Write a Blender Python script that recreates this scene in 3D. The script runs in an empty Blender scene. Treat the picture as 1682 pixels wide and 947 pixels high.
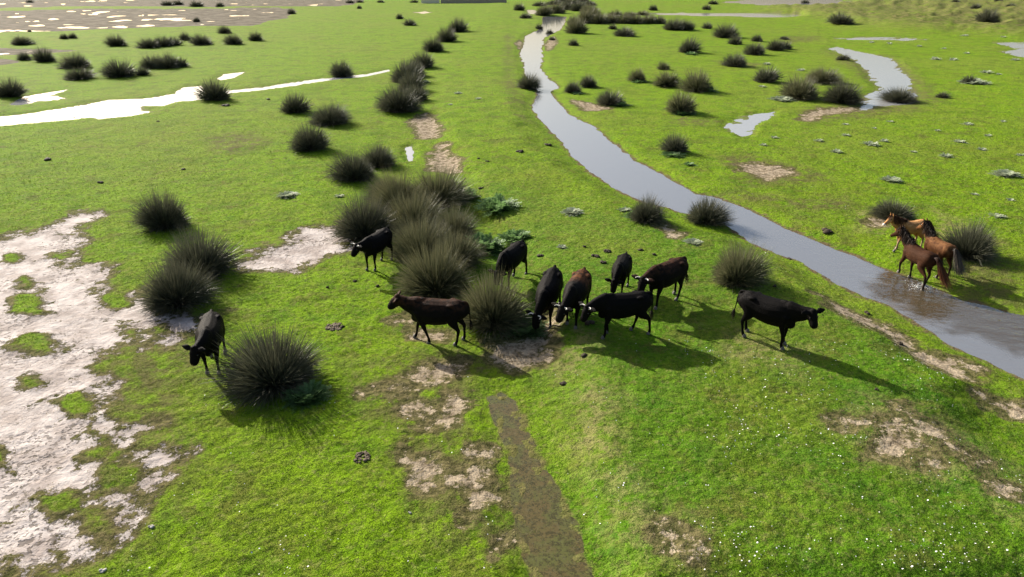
import bpy, bmesh, math, random
import numpy as np
from mathutils import Vector, Matrix

R = math.radians
# ------------------------------------------------------------------ camera, sky, sun, exposure
scene = bpy.context.scene
CAM_H, PITCH, FPX = 10.0, R(25.0), 1121.0          # drone height, downward tilt, focal length in photo pixels
PW, PH = 1682.0, 947.0
cam_d = bpy.data.cameras.new('camera'); cam = bpy.data.objects.new('camera', cam_d)
scene.collection.objects.link(cam); scene.camera = cam
cam_d.sensor_width = 36.0; cam_d.lens = 36.0 * FPX / PW; cam_d.clip_end = 8000; cam_d.clip_start = 0.1
cam.location = (0, 0, CAM_H); cam.rotation_euler = (math.pi / 2 - PITCH, 0, 0)

SUN_EL = R(27.0); SUN_AZ = math.atan2(-0.70, 0.71)   # sun stands behind the scene to the left
world = bpy.data.worlds.new('World'); scene.world = world; world.use_nodes = True
nt = world.node_tree; nt.nodes.clear()
wo = nt.nodes.new('ShaderNodeOutputWorld'); bg = nt.nodes.new('ShaderNodeBackground')
sky = nt.nodes.new('ShaderNodeTexSky'); sky.sky_type = 'NISHITA'; sky.sun_disc = False
sky.sun_elevation = SUN_EL; sky.sun_rotation = SUN_AZ; sky.air_density = 1.0; sky.dust_density = 4.0; sky.ozone_density = 1.0
bg.inputs['Strength'].default_value = 0.085
nt.links.new(sky.outputs[0], bg.inputs[0]); nt.links.new(bg.outputs[0], wo.inputs[0])

sun_d = bpy.data.lights.new('sun', 'SUN'); sun = bpy.data.objects.new('sun', sun_d); scene.collection.objects.link(sun)
sun_d.energy = 5.0; sun_d.angle = R(0.7); sun_d.color = (1.0, 0.94, 0.85)
sdir = Vector((0.70 * math.cos(SUN_EL), -0.71 * math.cos(SUN_EL), -math.sin(SUN_EL)))
sun.rotation_euler = sdir.to_track_quat('-Z', 'Y').to_euler(); sun.location = (-30, 40, 30)

vs = scene.view_settings
vs.view_transform = 'Standard'; vs.look = 'None'; vs.gamma = 1.0; vs.use_curve_mapping = False; vs.exposure = 1.07
scene.render.resolution_x, scene.render.resolution_y = 1024, 577

rng = np.random.default_rng(7); random.seed(7)

# ------------------------------------------------------------------ numpy helpers
def sstep(a, b, x):
    t = np.clip((x - a) / (b - a), 0, 1); return t * t * (3 - 2 * t)

def _hash(ix, iy, s):
    h = (ix.astype(np.int64) * 374761393 + iy.astype(np.int64) * 668265263 + s * 1274126177) & 0xffffffff
    h = ((h ^ (h >> 13)) * 1274126177) & 0xffffffff
    h = h ^ (h >> 16)
    return (h & 0xffff) / 65535.0

def vnoise(x, y, s=0):
    ix = np.floor(x); iy = np.floor(y); fx = x - ix; fy = y - iy
    ix = ix.astype(np.int64); iy = iy.astype(np.int64)
    fx = fx * fx * (3 - 2 * fx); fy = fy * fy * (3 - 2 * fy)
    a = _hash(ix, iy, s); b = _hash(ix + 1, iy, s); c = _hash(ix, iy + 1, s); d = _hash(ix + 1, iy + 1, s)
    return (a * (1 - fx) + b * fx) * (1 - fy) + (c * (1 - fx) + d * fx) * fy

def fbm(x, y, scale, octv=3, s=0):                     # -1 .. 1
    v = 0; a = 1.0; t = 0; f = scale
    for o in range(octv):
        v = v + a * (vnoise(x * f + 17.3 * o, y * f - 9.1 * o, s + o) * 2 - 1); t += a; a *= 0.5; f *= 2.03
    return v / t

def px2g(px, py, z=0.0):
    u = (px - PW / 2) / FPX; v = (py - PH / 2) / FPX
    d = math.sin(PITCH) + v * math.cos(PITCH); Y = math.cos(PITCH) - v * math.sin(PITCH)
    t = (CAM_H - z) / d
    return np.array([u * t, Y * t])

def poly(pts, z=0.0): return np.array([px2g(x, y, z) for x, y in pts])

def sdist(P, x, y, margin=4.0):
    """signed distance (inside +) of points to polygon P, clipped to -margin outside the padded box"""
    out = np.full(x.shape, -margin)
    m = (x > P[:, 0].min() - margin) & (x < P[:, 0].max() + margin) & (y > P[:, 1].min() - margin) & (y < P[:, 1].max() + margin)
    if not m.any(): return out
    X = x[m]; Y = y[m]; d = np.full(X.shape, 1e9); ins = np.zeros(X.shape, bool)
    n = len(P)
    for i in range(n):
        ax, ay = P[i]; bx, by = P[(i + 1) % n]
        ex, ey = bx - ax, by - ay
        t = np.clip(((X - ax) * ex + (Y - ay) * ey) / (ex * ex + ey * ey + 1e-12), 0, 1)
        d = np.minimum(d, (X - ax - t * ex) ** 2 + (Y - ay - t * ey) ** 2)
        c = ((ay > Y) != (by > Y))
        xi = ex * (Y - ay) / (ey if abs(ey) > 1e-12 else 1e-12) + ax
        ins ^= c & (X < xi)
    d = np.sqrt(d)
    out[m] = np.maximum(np.where(ins, d, -d), -margin)
    return out

def ell(cx, cy, w, h, n=14):
    return [(cx + w / 2 * math.cos(2 * math.pi * k / n), cy + h / 2 * math.sin(2 * math.pi * k / n)) for k in range(n)]

# ------------------------------------------------------------------ outlines on the ground (photo pixels turned into ground points)
LB = [(893,26),(889,46),(876,53),(862,59),(861,72),(855,88),(860,105),(863,120),(872,136),(884,148),(880,163),(876,178),(887,195),(900,207),(910,220),(923,233),(938,254),(960,273),(990,298),(1020,314),(1060,332),(1100,341),(1140,354),(1193,369),(1233,398),(1280,417),(1313,428),(1337,445),(1374,469),(1420,487),(1457,499),(1497,522),(1534,549),(1587,579),(1682,622),(1800,675),(1990,770)]
RB = [(930,27),(928,36),(921,48),(903,57),(893,62),(890,77),(890,95),(888,110),(900,128),(920,143),(903,151),(913,163),(933,187),(976,208),(1003,233),(1043,263),(1080,283),(1120,305),(1143,318),(1187,328),(1223,340),(1270,367),(1337,393),(1387,415),(1457,442),(1487,452),(1538,475),(1580,492),(1611,500),(1655,513),(1682,519),(1850,590),(2060,680)]
STREAM = poly(LB + RB[::-1], -0.08)
EMB = poly([(1040,1000),(1000,880),(960,720),(930,600),(915,545),(890,470),(850,400),(790,322),(752,262),(722,200),(716,150),(742,90),(770,50),(800,12),(808,2),(832,2),(842,40),(838,80),(840,140),(850,190),(880,240),(940,290),(1010,330),(1110,375),(1200,405),(1290,450),(1345,492),(1420,540),(1500,600),(1590,640),(1540,700),(1640,800),(1720,860),(1900,1000)])
PUDDLE = poly([(801,650),(824,640),(844,657),(864,687),(881,727),(894,764),(921,800),(938,830),(955,871),(971,914),(985,950),(1005,1010),(875,1010),(868,947),(861,914),(844,864),(841,817),(839,770),(828,727),(811,690)])
POOLS = {   # name: (outline, raggedness, edge width)
 'a': ([(-160,222),(0,190),(33,187),(100,177),(180,163),(233,161),(287,153),(300,143),(330,140),(345,150),(383,147),(433,142),(487,133),(547,126),(600,121),(640,113),(640,116),(600,125),(547,130),(483,140),(433,147),(383,152),(333,163),(287,167),(270,173),(233,174),(250,183),(213,190),(160,195),(147,192),(100,197),(0,206),(-160,240)], 0.42, 0.6),
 'b': ([(355,128),(367,121),(403,117),(385,127),(362,131)], 0.25, 0.6),
 'c': ([(13,171),(40,157),(110,146),(87,155),(113,162),(67,166),(33,172)], 0.5, 0.5),
 'd': ([(1357,79),(1377,76),(1407,83),(1467,95),(1474,105),(1487,117),(1499,129),(1494,140),(1509,155),(1500,170),(1441,174),(1432,180),(1407,181),(1417,172),(1406,164),(1427,154),(1446,145),(1431,130),(1417,110),(1401,97),(1374,85)], 0.5, 0.7),
 'e': ([(1187,207),(1217,189),(1274,182),(1270,192),(1250,199),(1232,221),(1217,223),(1194,214)], 0.75, 0.4),
 'f': ([(1020,21),(1120,20),(1304,22),(1322,27),(1264,28),(1120,25)], 0.4, 1.0),
 'g': ([(1178,3),(1240,-2),(1330,-6),(1410,3),(1394,9),(1337,13),(1300,9),(1267,9),(1225,6)], 0.35, 1.5),
 'h': ([(1628,69),(1682,68),(1760,72),(1760,92),(1682,94),(1640,84),(1672,80)], 0.5, 0.8),
 'i': ([(678,20),(697,18),(714,19),(697,22)], 0.3, 1.0),
 'j': ([(864,15),(880,15),(884,23),(868,23)], 0.3, 0.8),
 'k': ([(665,240),(677,236),(681,250),(678,263),(669,264),(666,255)], 0.45, 0.25),
 'l': ([(1360,62),(1441,60),(1491,61),(1530,64),(1491,66),(1400,65)], 0.75, 0.6),
}
MUDF = [[(-200,20),(0,17),(167,14),(333,14),(440,12),(490,14),(470,26),(457,33),(417,42),(333,43),(267,44),(93,51),(0,54),(-200,60)],
        [(-200,-14),(560,-14),(600,2),(560,10),(300,11),(150,9),(0,13),(-200,14)],
        [(-200,74),(0,77),(90,78),(167,82),(93,88),(0,91),(-200,94)], [(-200,96),(0,95),(40,98),(44,103),(0,109),(-200,112)]]
SAND = [[(-300,430),(0,395),(33,383),(90,365),(133,352),(160,353),(150,362),(117,375),(142,395),(100,412),(113,438),(150,444),(187,440),(190,452),(133,462),(167,475),(220,482),(245,505),(262,515),(322,527),(320,539),(283,545),(273,558),(217,565),(167,585),(150,608),(160,632),(181,637),(207,657),(175,690),(225,688),(248,692),(246,706),(268,728),(262,760),(240,797),(226,831),(188,871),(134,894),(140,914),(117,941),(90,1010),(-300,1010)],
        [(400,432),(450,408),(505,382),(520,372),(552,370),(565,412),(520,425),(500,433),(467,442),(423,450)]]
ISLES = [(43,465,46,25),(47,492,50,22),(45,508,74,28),(63,568,82,38),(210,541,50,24),(256,540,40,22),(47,629,48,24),(129,663,80,46),(160,715,48,24),(156,750,38,20),(2,757,40,38),(100,830,130,56),(160,866,80,50),(195,785,90,60),(8,930,46,36),(80,948,60,26),(264,722,76,36),(208,684,64,34),(187,495,68,30),(97,423,32,13),(215,460,60,26),(20,425,34,16),(190,600,50,30),(240,640,60,24)]
SOIL = [[(673,200),(700,187),(712,200),(723,213),(717,227),(693,227)],[(710,253),(727,240),(733,257),(763,270),(757,287),(710,280)],
        [(793,568),(837,558),(880,548),(905,522),(913,545),(900,578),(887,592),(853,608),(827,592)],
        [(643,528),(670,522),(693,542),(727,556),(700,560),(670,545)],[(660,632),(690,610),(717,598),(760,598),(747,625),(707,632)],
        [(610,640),(670,630),(704,630),(660,646)],[(677,660),(710,673),(700,680),(680,674)],[(740,640),(760,650),(755,675),(740,693),(704,705),(710,694),(735,680)],
        [(664,754),(694,747),(717,747),(724,774),(720,804),(700,804),(694,774)],[(730,780),(761,774),(794,797),(818,814),(794,831),(791,858),(774,867),(761,847),(771,824),(755,800),(734,797)],
        [(771,740),(791,742),(785,750),(774,749)],[(812,884),(826,888),(820,900)],
        [(1374,709),(1414,717),(1404,727),(1384,724)],[(1435,704),(1481,710),(1508,740),(1502,760),(1455,777),(1418,774),(1441,737)],
        [(1475,694),(1522,717),(1562,747),(1612,774),(1600,782),(1538,752),(1500,728)],[(1619,807),(1669,814),(1656,827),(1629,831)],[(1510,782),(1535,786),(1525,793)],
        [(1622,662),(1662,657),(1720,667),(1720,693),(1656,685)],
        [(1340,499),(1360,499),(1404,522),(1454,542),(1494,562),(1541,589),(1601,599),(1596,619),(1564,622),(1521,599),(1474,562),(1420,545),(1380,529)],
        [(1210,270),(1245,268),(1294,279),(1300,290),(1262,296),(1225,284)],[(1314,197),(1320,188),(1340,181),(1407,175),(1404,182),(1354,189),(1330,199)],
        [(940,165),(985,172),(1003,180),(960,182)],[(1415,362),(1450,352),(1468,362),(1440,372)],[(1075,905),(1110,895),(1135,912),(1100,918)],
        [(848,72),(853,66),(858,76),(852,80)],[(1078,380),(1110,398),(1100,402)],[(897,70),(910,60),(914,72),(900,84)]]
MUD = [[(1170,255),(1237,255),(1310,272),(1380,300),(1330,310),(1240,305),(1205,280)],[(1350,82),(1405,90),(1450,90),(1500,110),(1530,150),(1560,162),(1500,182),(1440,190),(1330,205),(1300,200),(1330,178),(1410,168),(1440,145)],
       [(1180,100),(1260,105),(1240,112),(1190,108)],[(1110,192),(1180,200),(1160,208),(1100,204)],[(1280,60),(1340,58),(1350,66),(1290,72)],[(828,60),(838,56),(842,120),(850,170),(866,205),(850,195),(832,150)],[(1560,455),(1610,470),(1682,480),(1720,530),(1640,512),(1585,490)],
       [(340,225),(420,215),(440,240),(380,258),(340,250)],[(1180,320),(1280,345),(1380,390),(1300,350),(1230,318)],[(1230,322),(1390,325),(1400,345),(1300,348)],[(1560,440),(1640,430),(1690,460),(1690,520),(1600,500)],
       [(560,590),(680,580),(760,580),(770,650),(720,720),(640,700),(600,650)],[(670,730),(800,730),(840,800),(830,900),(760,900),(690,830)],[(150,600),(240,560),(330,560),(300,640),(280,740),(330,780),(230,900),(140,950),(100,1000),(90,900),(180,760)]]
LUSH = [[(760,300),(900,330),(1010,360),(1180,400),(1350,520),(1560,640),(1700,740),(1800,1000),(960,1000),(930,760),(900,620),(860,540),(780,420)]]
DRY = [[(940,650),(985,640),(1010,720),(1060,800),(1130,890),(1140,940),(1060,940),(1000,860),(960,760)],[(1400,660),(1560,690),(1690,800),(1690,880),(1560,800),(1440,780),(1380,720)],[(1180,560),(1330,600),(1320,650),(1190,600)],
       [(860,560),(980,560),(990,620),(920,640)],[(1400,350),(1450,340),(1480,365),(1420,380)],[(1530,340),(1640,400),(1600,440),(1540,420)]]
DUNE = [(1240,14),(1330,12),(1400,2),(1420,-16),(1900,-16),(1900,60),(1682,62),(1600,56),(1500,50),(1400,42),(1340,30)]
BANK = poly([(880,470),(900,500),(908,530),(895,570),(850,606),(815,590),(790,565),(830,545),(870,520)])

EMB_P = EMB; DUNE_P = poly(DUNE); MUDF_P = [poly(p) for p in MUDF]; SAND_P = [poly(p) for p in SAND]; SOIL_P = [poly(p) for p in SOIL]
MUD_P = [poly(p) for p in MUD]; LUSH_P = [poly(p) for p in LUSH]; DRY_P = [poly(p) for p in DRY]
ISLE_P = [poly(ell(*e)) for e in ISLES]
POOL_P = {k: (poly(p), r, w) for k, (p, r, w) in POOLS.items()}
WL_STREAM, WL_PUDDLE, WL_MUD = -0.080, -0.034, -0.0705
WL_POOL = {k: -0.040 - 0.002 * i for i, k in enumerate(POOL_P)}

def smax(polys, x, y, soft, rag=0.0, scale=1.0, s=0):
    m = np.zeros(x.shape)
    n = fbm(x, y, scale, 3, s) * rag if rag else 0
    for p in polys: m = np.maximum(m, sstep(-soft, soft, sdist(p, x, y, 4.0) + n))
    return m

def ground(x, y, masks=False):
    """height of the land at x, y and, if wanted, the cover masks"""
    x = np.asarray(x, float); y = np.asarray(y, float)
    far = sstep(25, 110, np.hypot(x, y))
    z = 0.05 * fbm(x, y, 0.11, 2, 3) + 0.05
    de = sdist(EMB_P, x, y, 6.0)
    emb = sstep(-0.9 - 1.2 * far, 0.9 + 1.2 * far, de + (0.35 + 0.8 * far) * fbm(x, y, 0.45, 3, 5))
    z = z + 0.36 * emb * (1 - 0.65 * sstep(35, 80, y))
    dd = sdist(DUNE_P, x, y, 14.0); dune = sstep(-8, 10, dd)
    rid = 1 - np.abs(fbm(x, y * 0.8, 0.13, 3, 21)); rid2 = 1 - np.abs(fbm(x + 40, y * 0.8, 0.3, 2, 23))
    z = z + dune * (0.5 + 1.5 * np.clip(rid - 0.35, 0, 1) ** 1.3 + 0.45 * rid2 * rid)
    turf = 0.042 * fbm(x, y, 1.5, 3, 8) + 0.020 * fbm(x, y, 7.0, 2, 9)
    sand = smax(SAND_P, x, y, 0.95, 0.9, 0.9, 31)
    for p in ISLE_P: sand = sand * (1 - sstep(-0.42, 0.36, sdist(p, x, y, 1.5) + 0.32 * fbm(x, y, 1.5, 3, 33)))
    soil = smax(SOIL_P, x, y, 0.65, 0.45, 1.5, 35)
    bare = np.maximum(sand, soil)
    z = z + turf * (1 - 0.5 * bare) - 0.055 * bare
    db = sdist(BANK, x, y, 2.0); z = z - 0.30 * sstep(-0.15, 0.25, db) * np.clip(emb + 0.35, 0, 1)
    z = np.maximum(z, -0.012 + 0.006 * fbm(x, y, 3.0, 2, 4))
    # water-carved ground
    ds = sdist(STREAM, x, y, 4.0) + 0.22 * fbm(x, y, 1.3, 4, 41) * (1 + far)
    out = sstep(0.0, 1.1, -ds)
    shal = sstep(14.5, 17.0, x) * sstep(40, 25, y)
    zi = WL_STREAM - (0.22 - 0.165 * shal) * sstep(0.0, 1.2, ds) + shal * 0.035 * fbm(x, y, 1.8, 3, 44) * sstep(0, .6, ds)
    z = np.where(ds > 0, zi, WL_STREAM + (z - WL_STREAM) * out)
    bed = sstep(-0.12, 0.05, ds); wet = sstep(-0.6, 0.0, ds)
    dp = sdist(PUDDLE, x, y, 3.0) + 0.16 * fbm(x, y, 2.6, 4, 51)
    z = np.where(dp > 0, WL_PUDDLE - 0.05 * sstep(0, 0.8, dp) + 0.035 * fbm(x, y, 4, 3, 52) * sstep(0, .15, dp), WL_PUDDLE + (z - WL_PUDDLE) * sstep(0, 0.7, -dp))
    pud = sstep(-0.15, 0.12, dp)
    pool = np.zeros(x.shape)
    for i, (k, (P, rg, w)) in enumerate(POOL_P.items()):
        d = sdist(P, x, y, 4.0)
        m = d > -3.9
        if not m.any(): continue
        d = d + rg * 1.3 * w * fbm(x, y, 0.9 / max(w, .4), 3, 60 + i) - rg * 0.2 * w
        wl = WL_POOL[k]
        zi = wl - (0.05 - 0.042 * rg) * sstep(0, w, d) + rg * 0.10 * fbm(x, y, 0.8, 4, 70 + i) * sstep(0, 0.5 * w, d)
        z = np.where(d > 0, zi, wl + (z - wl) * sstep(0, w * 1.5, -d))
        pool = np.maximum(pool, sstep(-0.4 * w, 0.1, d))
    mudf = np.zeros(x.shape)
    for i, P in enumerate(MUDF_P):
        d = sdist(P, x, y, 5.0) + 4.5 * fbm(x, y, 0.10, 4, 90 + i)
        mm = sstep(-1.5, 1.5, d); mudf = np.maximum(mudf, mm)
    zmud = WL_MUD + 0.026 + 0.07 * fbm(x, y, 0.22, 4, 95)
    z = z * (1 - mudf) + zmud * mudf
    if not masks: return z
    mud = smax(MUD_P, x, y, 0.9, 0.9, 0.5, 37)
    lush = smax(LUSH_P, x, y, 1.6, 1.2, 0.3, 38)
    dry = smax(DRY_P, x, y, 0.6, 0.7, 0.7, 39)
    return z, dict(sand=sand, soil=soil, bed=np.maximum(bed, 0.8 * wet), pud=pud, pool=np.maximum(pool, 0), mudflat=mudf, mud=mud, lush=lush, dry=dry, dune=dune, emb=emb)

def gz(x, y):
    r = int(np.clip(np.searchsorted(GY, y) - 1, 0, len(GY) - 2)); t = (y - GY[r]) / (GY[r + 1] - GY[r])
    return float(np.interp(x, GX[r], GZ[r]) * (1 - t) + np.interp(x, GX[r + 1], GZ[r + 1]) * t)
def gp(px, py):
    """where the sight line of a photo pixel meets the land"""
    z = 0.0
    for _ in range(6):
        p = px2g(px, py, z); z = gz(p[0], p[1])
    return float(p[0]), float(p[1]), z

# ------------------------------------------------------------------ object helpers
COL = scene.collection
def tag(o, label=None, cat=None, group=None, kind=None):
    if label: o['label'] = label
    if cat: o['category'] = cat
    if group: o['group'] = group
    if kind: o['kind'] = kind
    return o
def mesh_np(name, V, F, mat=None, smooth=False, attrs=None):
    V = np.asarray(V, np.float32); F = np.asarray(F, np.int32); k = F.shape[1]
    me = bpy.data.meshes.new(name)
    me.vertices.add(len(V)); me.vertices.foreach_set('co', V.ravel())
    me.loops.add(F.size); me.loops.foreach_set('vertex_index', F.ravel())
    me.polygons.add(len(F)); me.polygons.foreach_set('loop_start', np.arange(0, F.size, k, dtype=np.int32))
    me.polygons.foreach_set('loop_total', np.full(len(F), k, np.int32))
    if smooth: me.polygons.foreach_set('use_smooth', np.ones(len(F), bool))
    me.update(calc_edges=True)
    for n, a in (attrs or {}).items():
        at = me.attributes.new(n, 'FLOAT', 'POINT'); at.data.foreach_set('value', np.asarray(a, np.float32))
    if mat: me.materials.append(mat)
    return me
def link(name, me, parent=None):
    o = bpy.data.objects.new(name, me); COL.objects.link(o)
    if parent: o.parent = parent
    return o
def empty(name, loc, rz=0.0, sc=(1, 1, 1)):
    o = bpy.data.objects.new(name, None); COL.objects.link(o)
    o.location = loc; o.rotation_euler = (0, 0, rz); o.scale = sc; o.empty_display_size = 0.2
    return o

# ------------------------------------------------------------------ node helpers
class NT:
    def __init__(s, name):
        s.m = bpy.data.materials.new(name); s.m.use_nodes = True; s.t = s.m.node_tree; s.t.nodes.clear()
        s.out = s.n('ShaderNodeOutputMaterial')
    def n(s, typ, **kw):
        nd = s.t.nodes.new(typ)
        for k, v in kw.items(): setattr(nd, k, v)
        return nd
    def l(s, a, b): s.t.links.new(a, b)
    def put(s, sock, v):
        if isinstance(v, (int, float)): sock.default_value = v
        elif isinstance(v, (tuple, list)): sock.default_value = (*v, 1.0) if len(v) == 3 and sock.type == 'RGBA' else v
        else: s.l(v, sock)
    def attr(s, name): return s.n('ShaderNodeAttribute', attribute_name=name).outputs['Fac']
    def math(s, op, a, b=0.0, clamp=False):
        nd = s.n('ShaderNodeMath', operation=op); nd.use_clamp = clamp; s.put(nd.inputs[0], a); s.put(nd.inputs[1], b); return nd.outputs[0]
    def mix(s, f, a, b):
        nd = s.n('ShaderNodeMix', data_type='RGBA'); s.put(nd.inputs['Factor'], f); s.put(nd.inputs['A'], a); s.put(nd.inputs['B'], b); return nd.outputs['Result']
    def noise(s, scale, detail=3.0, rough=0.55, vec=None, dist=0.0):
        nd = s.n('ShaderNodeTexNoise'); nd.inputs['Scale'].default_value = scale; nd.inputs['Detail'].default_value = detail
        nd.inputs['Roughness'].default_value = rough; nd.inputs['Distortion'].default_value = dist
        if vec is not None: s.l(vec, nd.inputs['Vector'])
        return nd.outputs['Fac']
    def ramp(s, v, a, b, lo=0.0, hi=1.0):
        nd = s.n('ShaderNodeMapRange', interpolation_type='SMOOTHSTEP'); s.put(nd.inputs['Value'], v)
        nd.inputs['From Min'].default_value = a; nd.inputs['From Max'].default_value = b
        nd.inputs['To Min'].default_value = lo; nd.inputs['To Max'].default_value = hi
        return nd.outputs['Result']
    def obj(s): return s.n('ShaderNodeTexCoord').outputs['Object']
    def bump(s, h, strength, dist, norm=None):
        nd = s.n('ShaderNodeBump'); nd.inputs['Strength'].default_value = strength; nd.inputs['Distance'].default_value = dist
        s.put(nd.inputs['Height'], h)
        if norm is not None: s.l(norm, nd.inputs['Normal'])
        return nd.outputs['Normal']
    def bsdf(s, col, rough, spec=0.5, norm=None):
        b = s.n('ShaderNodeBsdfPrincipled'); s.put(b.inputs['Base Color'], col); s.put(b.inputs['Roughness'], rough); s.put(b.inputs['Specular IOR Level'], spec)
        if norm is not None: s.l(norm, b.inputs['Normal'])
        return b
    def done(s, sh): s.l(sh, s.out.inputs['Surface']); return s.m

# ------------------------------------------------------------------ materials of the land
LIME = (0.132, 0.232, 0.004); DEEP = (0.050, 0.142, 0.006); STRAW = (0.25, 0.20, 0.085); OLIVE = (0.105, 0.125, 0.028)
def mat_ground():
    k = NT('meadow_ground'); v = k.obj()
    big = k.noise(0.16, 3, vec=v); mid = k.noise(0.9, 4, vec=v); fine = k.noise(5.5, 4, 0.65, vec=v); vfine = k.noise(24, 3, 0.7, vec=v)
    sand, soil, bed, pud, pool, mf, mud, lush, dry, dune = [k.attr(a) for a in ('sand','soil','bed','pud','pool','mudflat','mud','lush','dry','dune')]
    # turf
    nn = k.noise(0.42, 5, 0.62, vec=v); n3 = k.noise(2.3, 5, 0.68, vec=v); spk = k.noise(8.5, 3, 0.7, vec=v); wide = k.noise(0.055, 4, 0.6, vec=v); n4 = k.noise(0.23, 4, 0.6, vec=v)
    g = k.mix(k.math('ADD', k.math('MULTIPLY', lush, 0.75), k.ramp(mid, 0.48, 0.66, 0, 0.45), True), LIME, DEEP)
    g = k.mix(k.ramp(wide, 0.46, 0.60, 0, 0.45), g, (0.150, 0.200, 0.022))
    g = k.mix(k.ramp(n4, 0.50, 0.64, 0, 0.45), g, (0.145, 0.188, 0.016))
    g = k.mix(k.ramp(nn, 0.50, 0.62, 0, 0.55), g, (0.075, 0.130, 0.006))
    g = k.mix(k.ramp(n3, 0.50, 0.64, 0, 0.38), g, (0.135, 0.128, 0.024))
    g = k.mix(k.ramp(k.noise(0.75, 6, 0.75, vec=v), 0.54, 0.62, 0, 0.55), g, (0.095, 0.085, 0.022))
    g = k.mix(k.ramp(fine, 0.50, 0.64, 0, 0.45), g, (0.034, 0.066, 0.008))
    g = k.mix(k.ramp(spk, 0.54, 0.64, 0, 0.6), g, (0.026, 0.042, 0.007))
    g = k.mix(k.ramp(vfine, 0.52, 0.66, 0, 0.3), g, (0.23, 0.24, 0.050))
    g = k.mix(k.ramp(k.noise(6.5, 4, 0.7, vec=v), 0.54, 0.64, 0, 0.4), g, (0.21, 0.20, 0.070))
    dr = k.math('MULTIPLY', dry, k.ramp(k.noise(2.6, 5, 0.75, vec=v), 0.38, 0.58))
    g = k.mix(k.math('MULTIPLY', dr, 0.65), g, k.mix(fine, (0.14, 0.115, 0.045), (0.30, 0.25, 0.12)))
    mdn = k.math('MULTIPLY', mud, k.ramp(k.noise(1.6, 5, 0.7, vec=v), 0.38, 0.58))
    g = k.mix(k.math('MULTIPLY', mdn, 0.8), g, k.mix(fine, (0.065, 0.054, 0.022), (0.130, 0.108, 0.048)))
    dn = k.math('MULTIPLY', dune, k.ramp(k.noise(0.5, 4, 0.65, vec=v), 0.3, 0.6, 0.35, 1.0))
    g = k.mix(dn, g, k.mix(k.ramp(k.noise(1.3, 4, 0.6, vec=v), 0.4, 0.6), (0.080, 0.092, 0.020), (0.165, 0.150, 0.055)))
    # bare soil
    en = k.math('SUBTRACT', k.noise(1.7, 8, 0.80, vec=v), 0.5)
    def frag(m, gain, bias, amp):          # ragged, crumbling cover edge
        return k.math('ADD', k.math('SUBTRACT', k.math('MULTIPLY', m, gain), bias), k.math('MULTIPLY', k.math('MULTIPLY', en, amp), k.ramp(m, 0.02, 0.15)))
    so = k.ramp(frag(soil, 1.7, 0.62, 6.5), 0.30, 0.50)
    socol = k.mix(k.ramp(k.noise(3.4, 6, 0.75, vec=v), 0.36, 0.62), (0.10, 0.076, 0.046), (0.35, 0.285, 0.20))
    bare = k.math('MAXIMUM', sand, soil)
    fr = k.math('MULTIPLY', k.ramp(frag(bare, 2.4, 0.1, 3.5), -0.05, 0.5), 0.9)
    g = k.mix(fr, g, k.mix(k.ramp(fine, 0.4, 0.6), (0.050, 0.045, 0.018), (0.135, 0.112, 0.052)))
    c = k.mix(so, g, socol)
    sa = k.ramp(frag(sand, 1.8, 0.50, 7.0), 0.28, 0.50)
    dent = k.math('MAXIMUM', k.ramp(k.noise(4.0, 3, 0.6, vec=v), 0.56, 0.61), k.ramp(k.noise(9.0, 2, 0.5, vec=v), 0.56, 0.62))
    dents = k.math('MULTIPLY', dent, k.ramp(k.noise(0.6, 3, vec=v), 0.46, 0.60, 0.12, 1.0))
    sacol = k.mix(k.ramp(k.noise(1.1, 4, 0.6, vec=v), 0.35, 0.65), (0.275, 0.232, 0.207), (0.455, 0.405, 0.375))
    sacol = k.mix(k.math('MULTIPLY', dents, 0.72), sacol, (0.070, 0.055, 0.042))
    c = k.mix(sa, c, sacol)
    # mudflat, stream bed, flooded turf
    mfc = k.mix(k.ramp(k.noise(0.35, 5, 0.65, vec=v), 0.40, 0.62), (0.080, 0.068, 0.044), (0.150, 0.128, 0.095))
    c = k.mix(k.ramp(k.math('ADD', mf, k.math('MULTIPLY', k.math('SUBTRACT', mid, 0.5), 0.9)), 0.4, 0.6), c, mfc)
    c = k.mix(k.math('MULTIPLY', pool, k.ramp(k.noise(2.2, 4, vec=v), 0.40, 0.6, 0.25, 0.8)), c, (0.15, 0.12, 0.085))
    c = k.mix(k.ramp(k.math('ADD', bed, k.math('MULTIPLY', en, 2.6)), 0.48, 0.85), c, k.mix(k.noise(3.5, 4, 0.7, vec=v), (0.050, 0.038, 0.018), (0.16, 0.12, 0.065)))
    c = k.mix(k.ramp(k.math('ADD', pud, k.math('MULTIPLY', k.math('SUBTRACT', n3, 0.5), 0.9)), 0.25, 1.0, 0, 0.85), c, k.mix(fine, (0.055, 0.055, 0.018), (0.19, 0.155, 0.065)))
    wetr = k.math('MAXIMUM', k.math('MULTIPLY', sa, 0.8), mf)
    rough = k.math('SUBTRACT', 0.95, k.math('MULTIPLY', sa, 0.15))
    h = k.math('ADD', k.math('MULTIPLY', fine, 1.0), k.math('MULTIPLY', vfine, 0.35))
    h = k.math('SUBTRACT', h, k.math('MULTIPLY', k.math('MULTIPLY', dents, sa), 0.35))
    h = k.math('MULTIPLY', h, k.math('SUBTRACT', 1.0, k.math('MULTIPLY', sa, 0.45)))
    nb = k.bump(h, 1.0, 0.09)
    spec = k.math('ADD', 0.05, k.math('MULTIPLY', sa, 0.04))
    return k.done(k.bsdf(c, rough, spec, nb).outputs[0])

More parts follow.
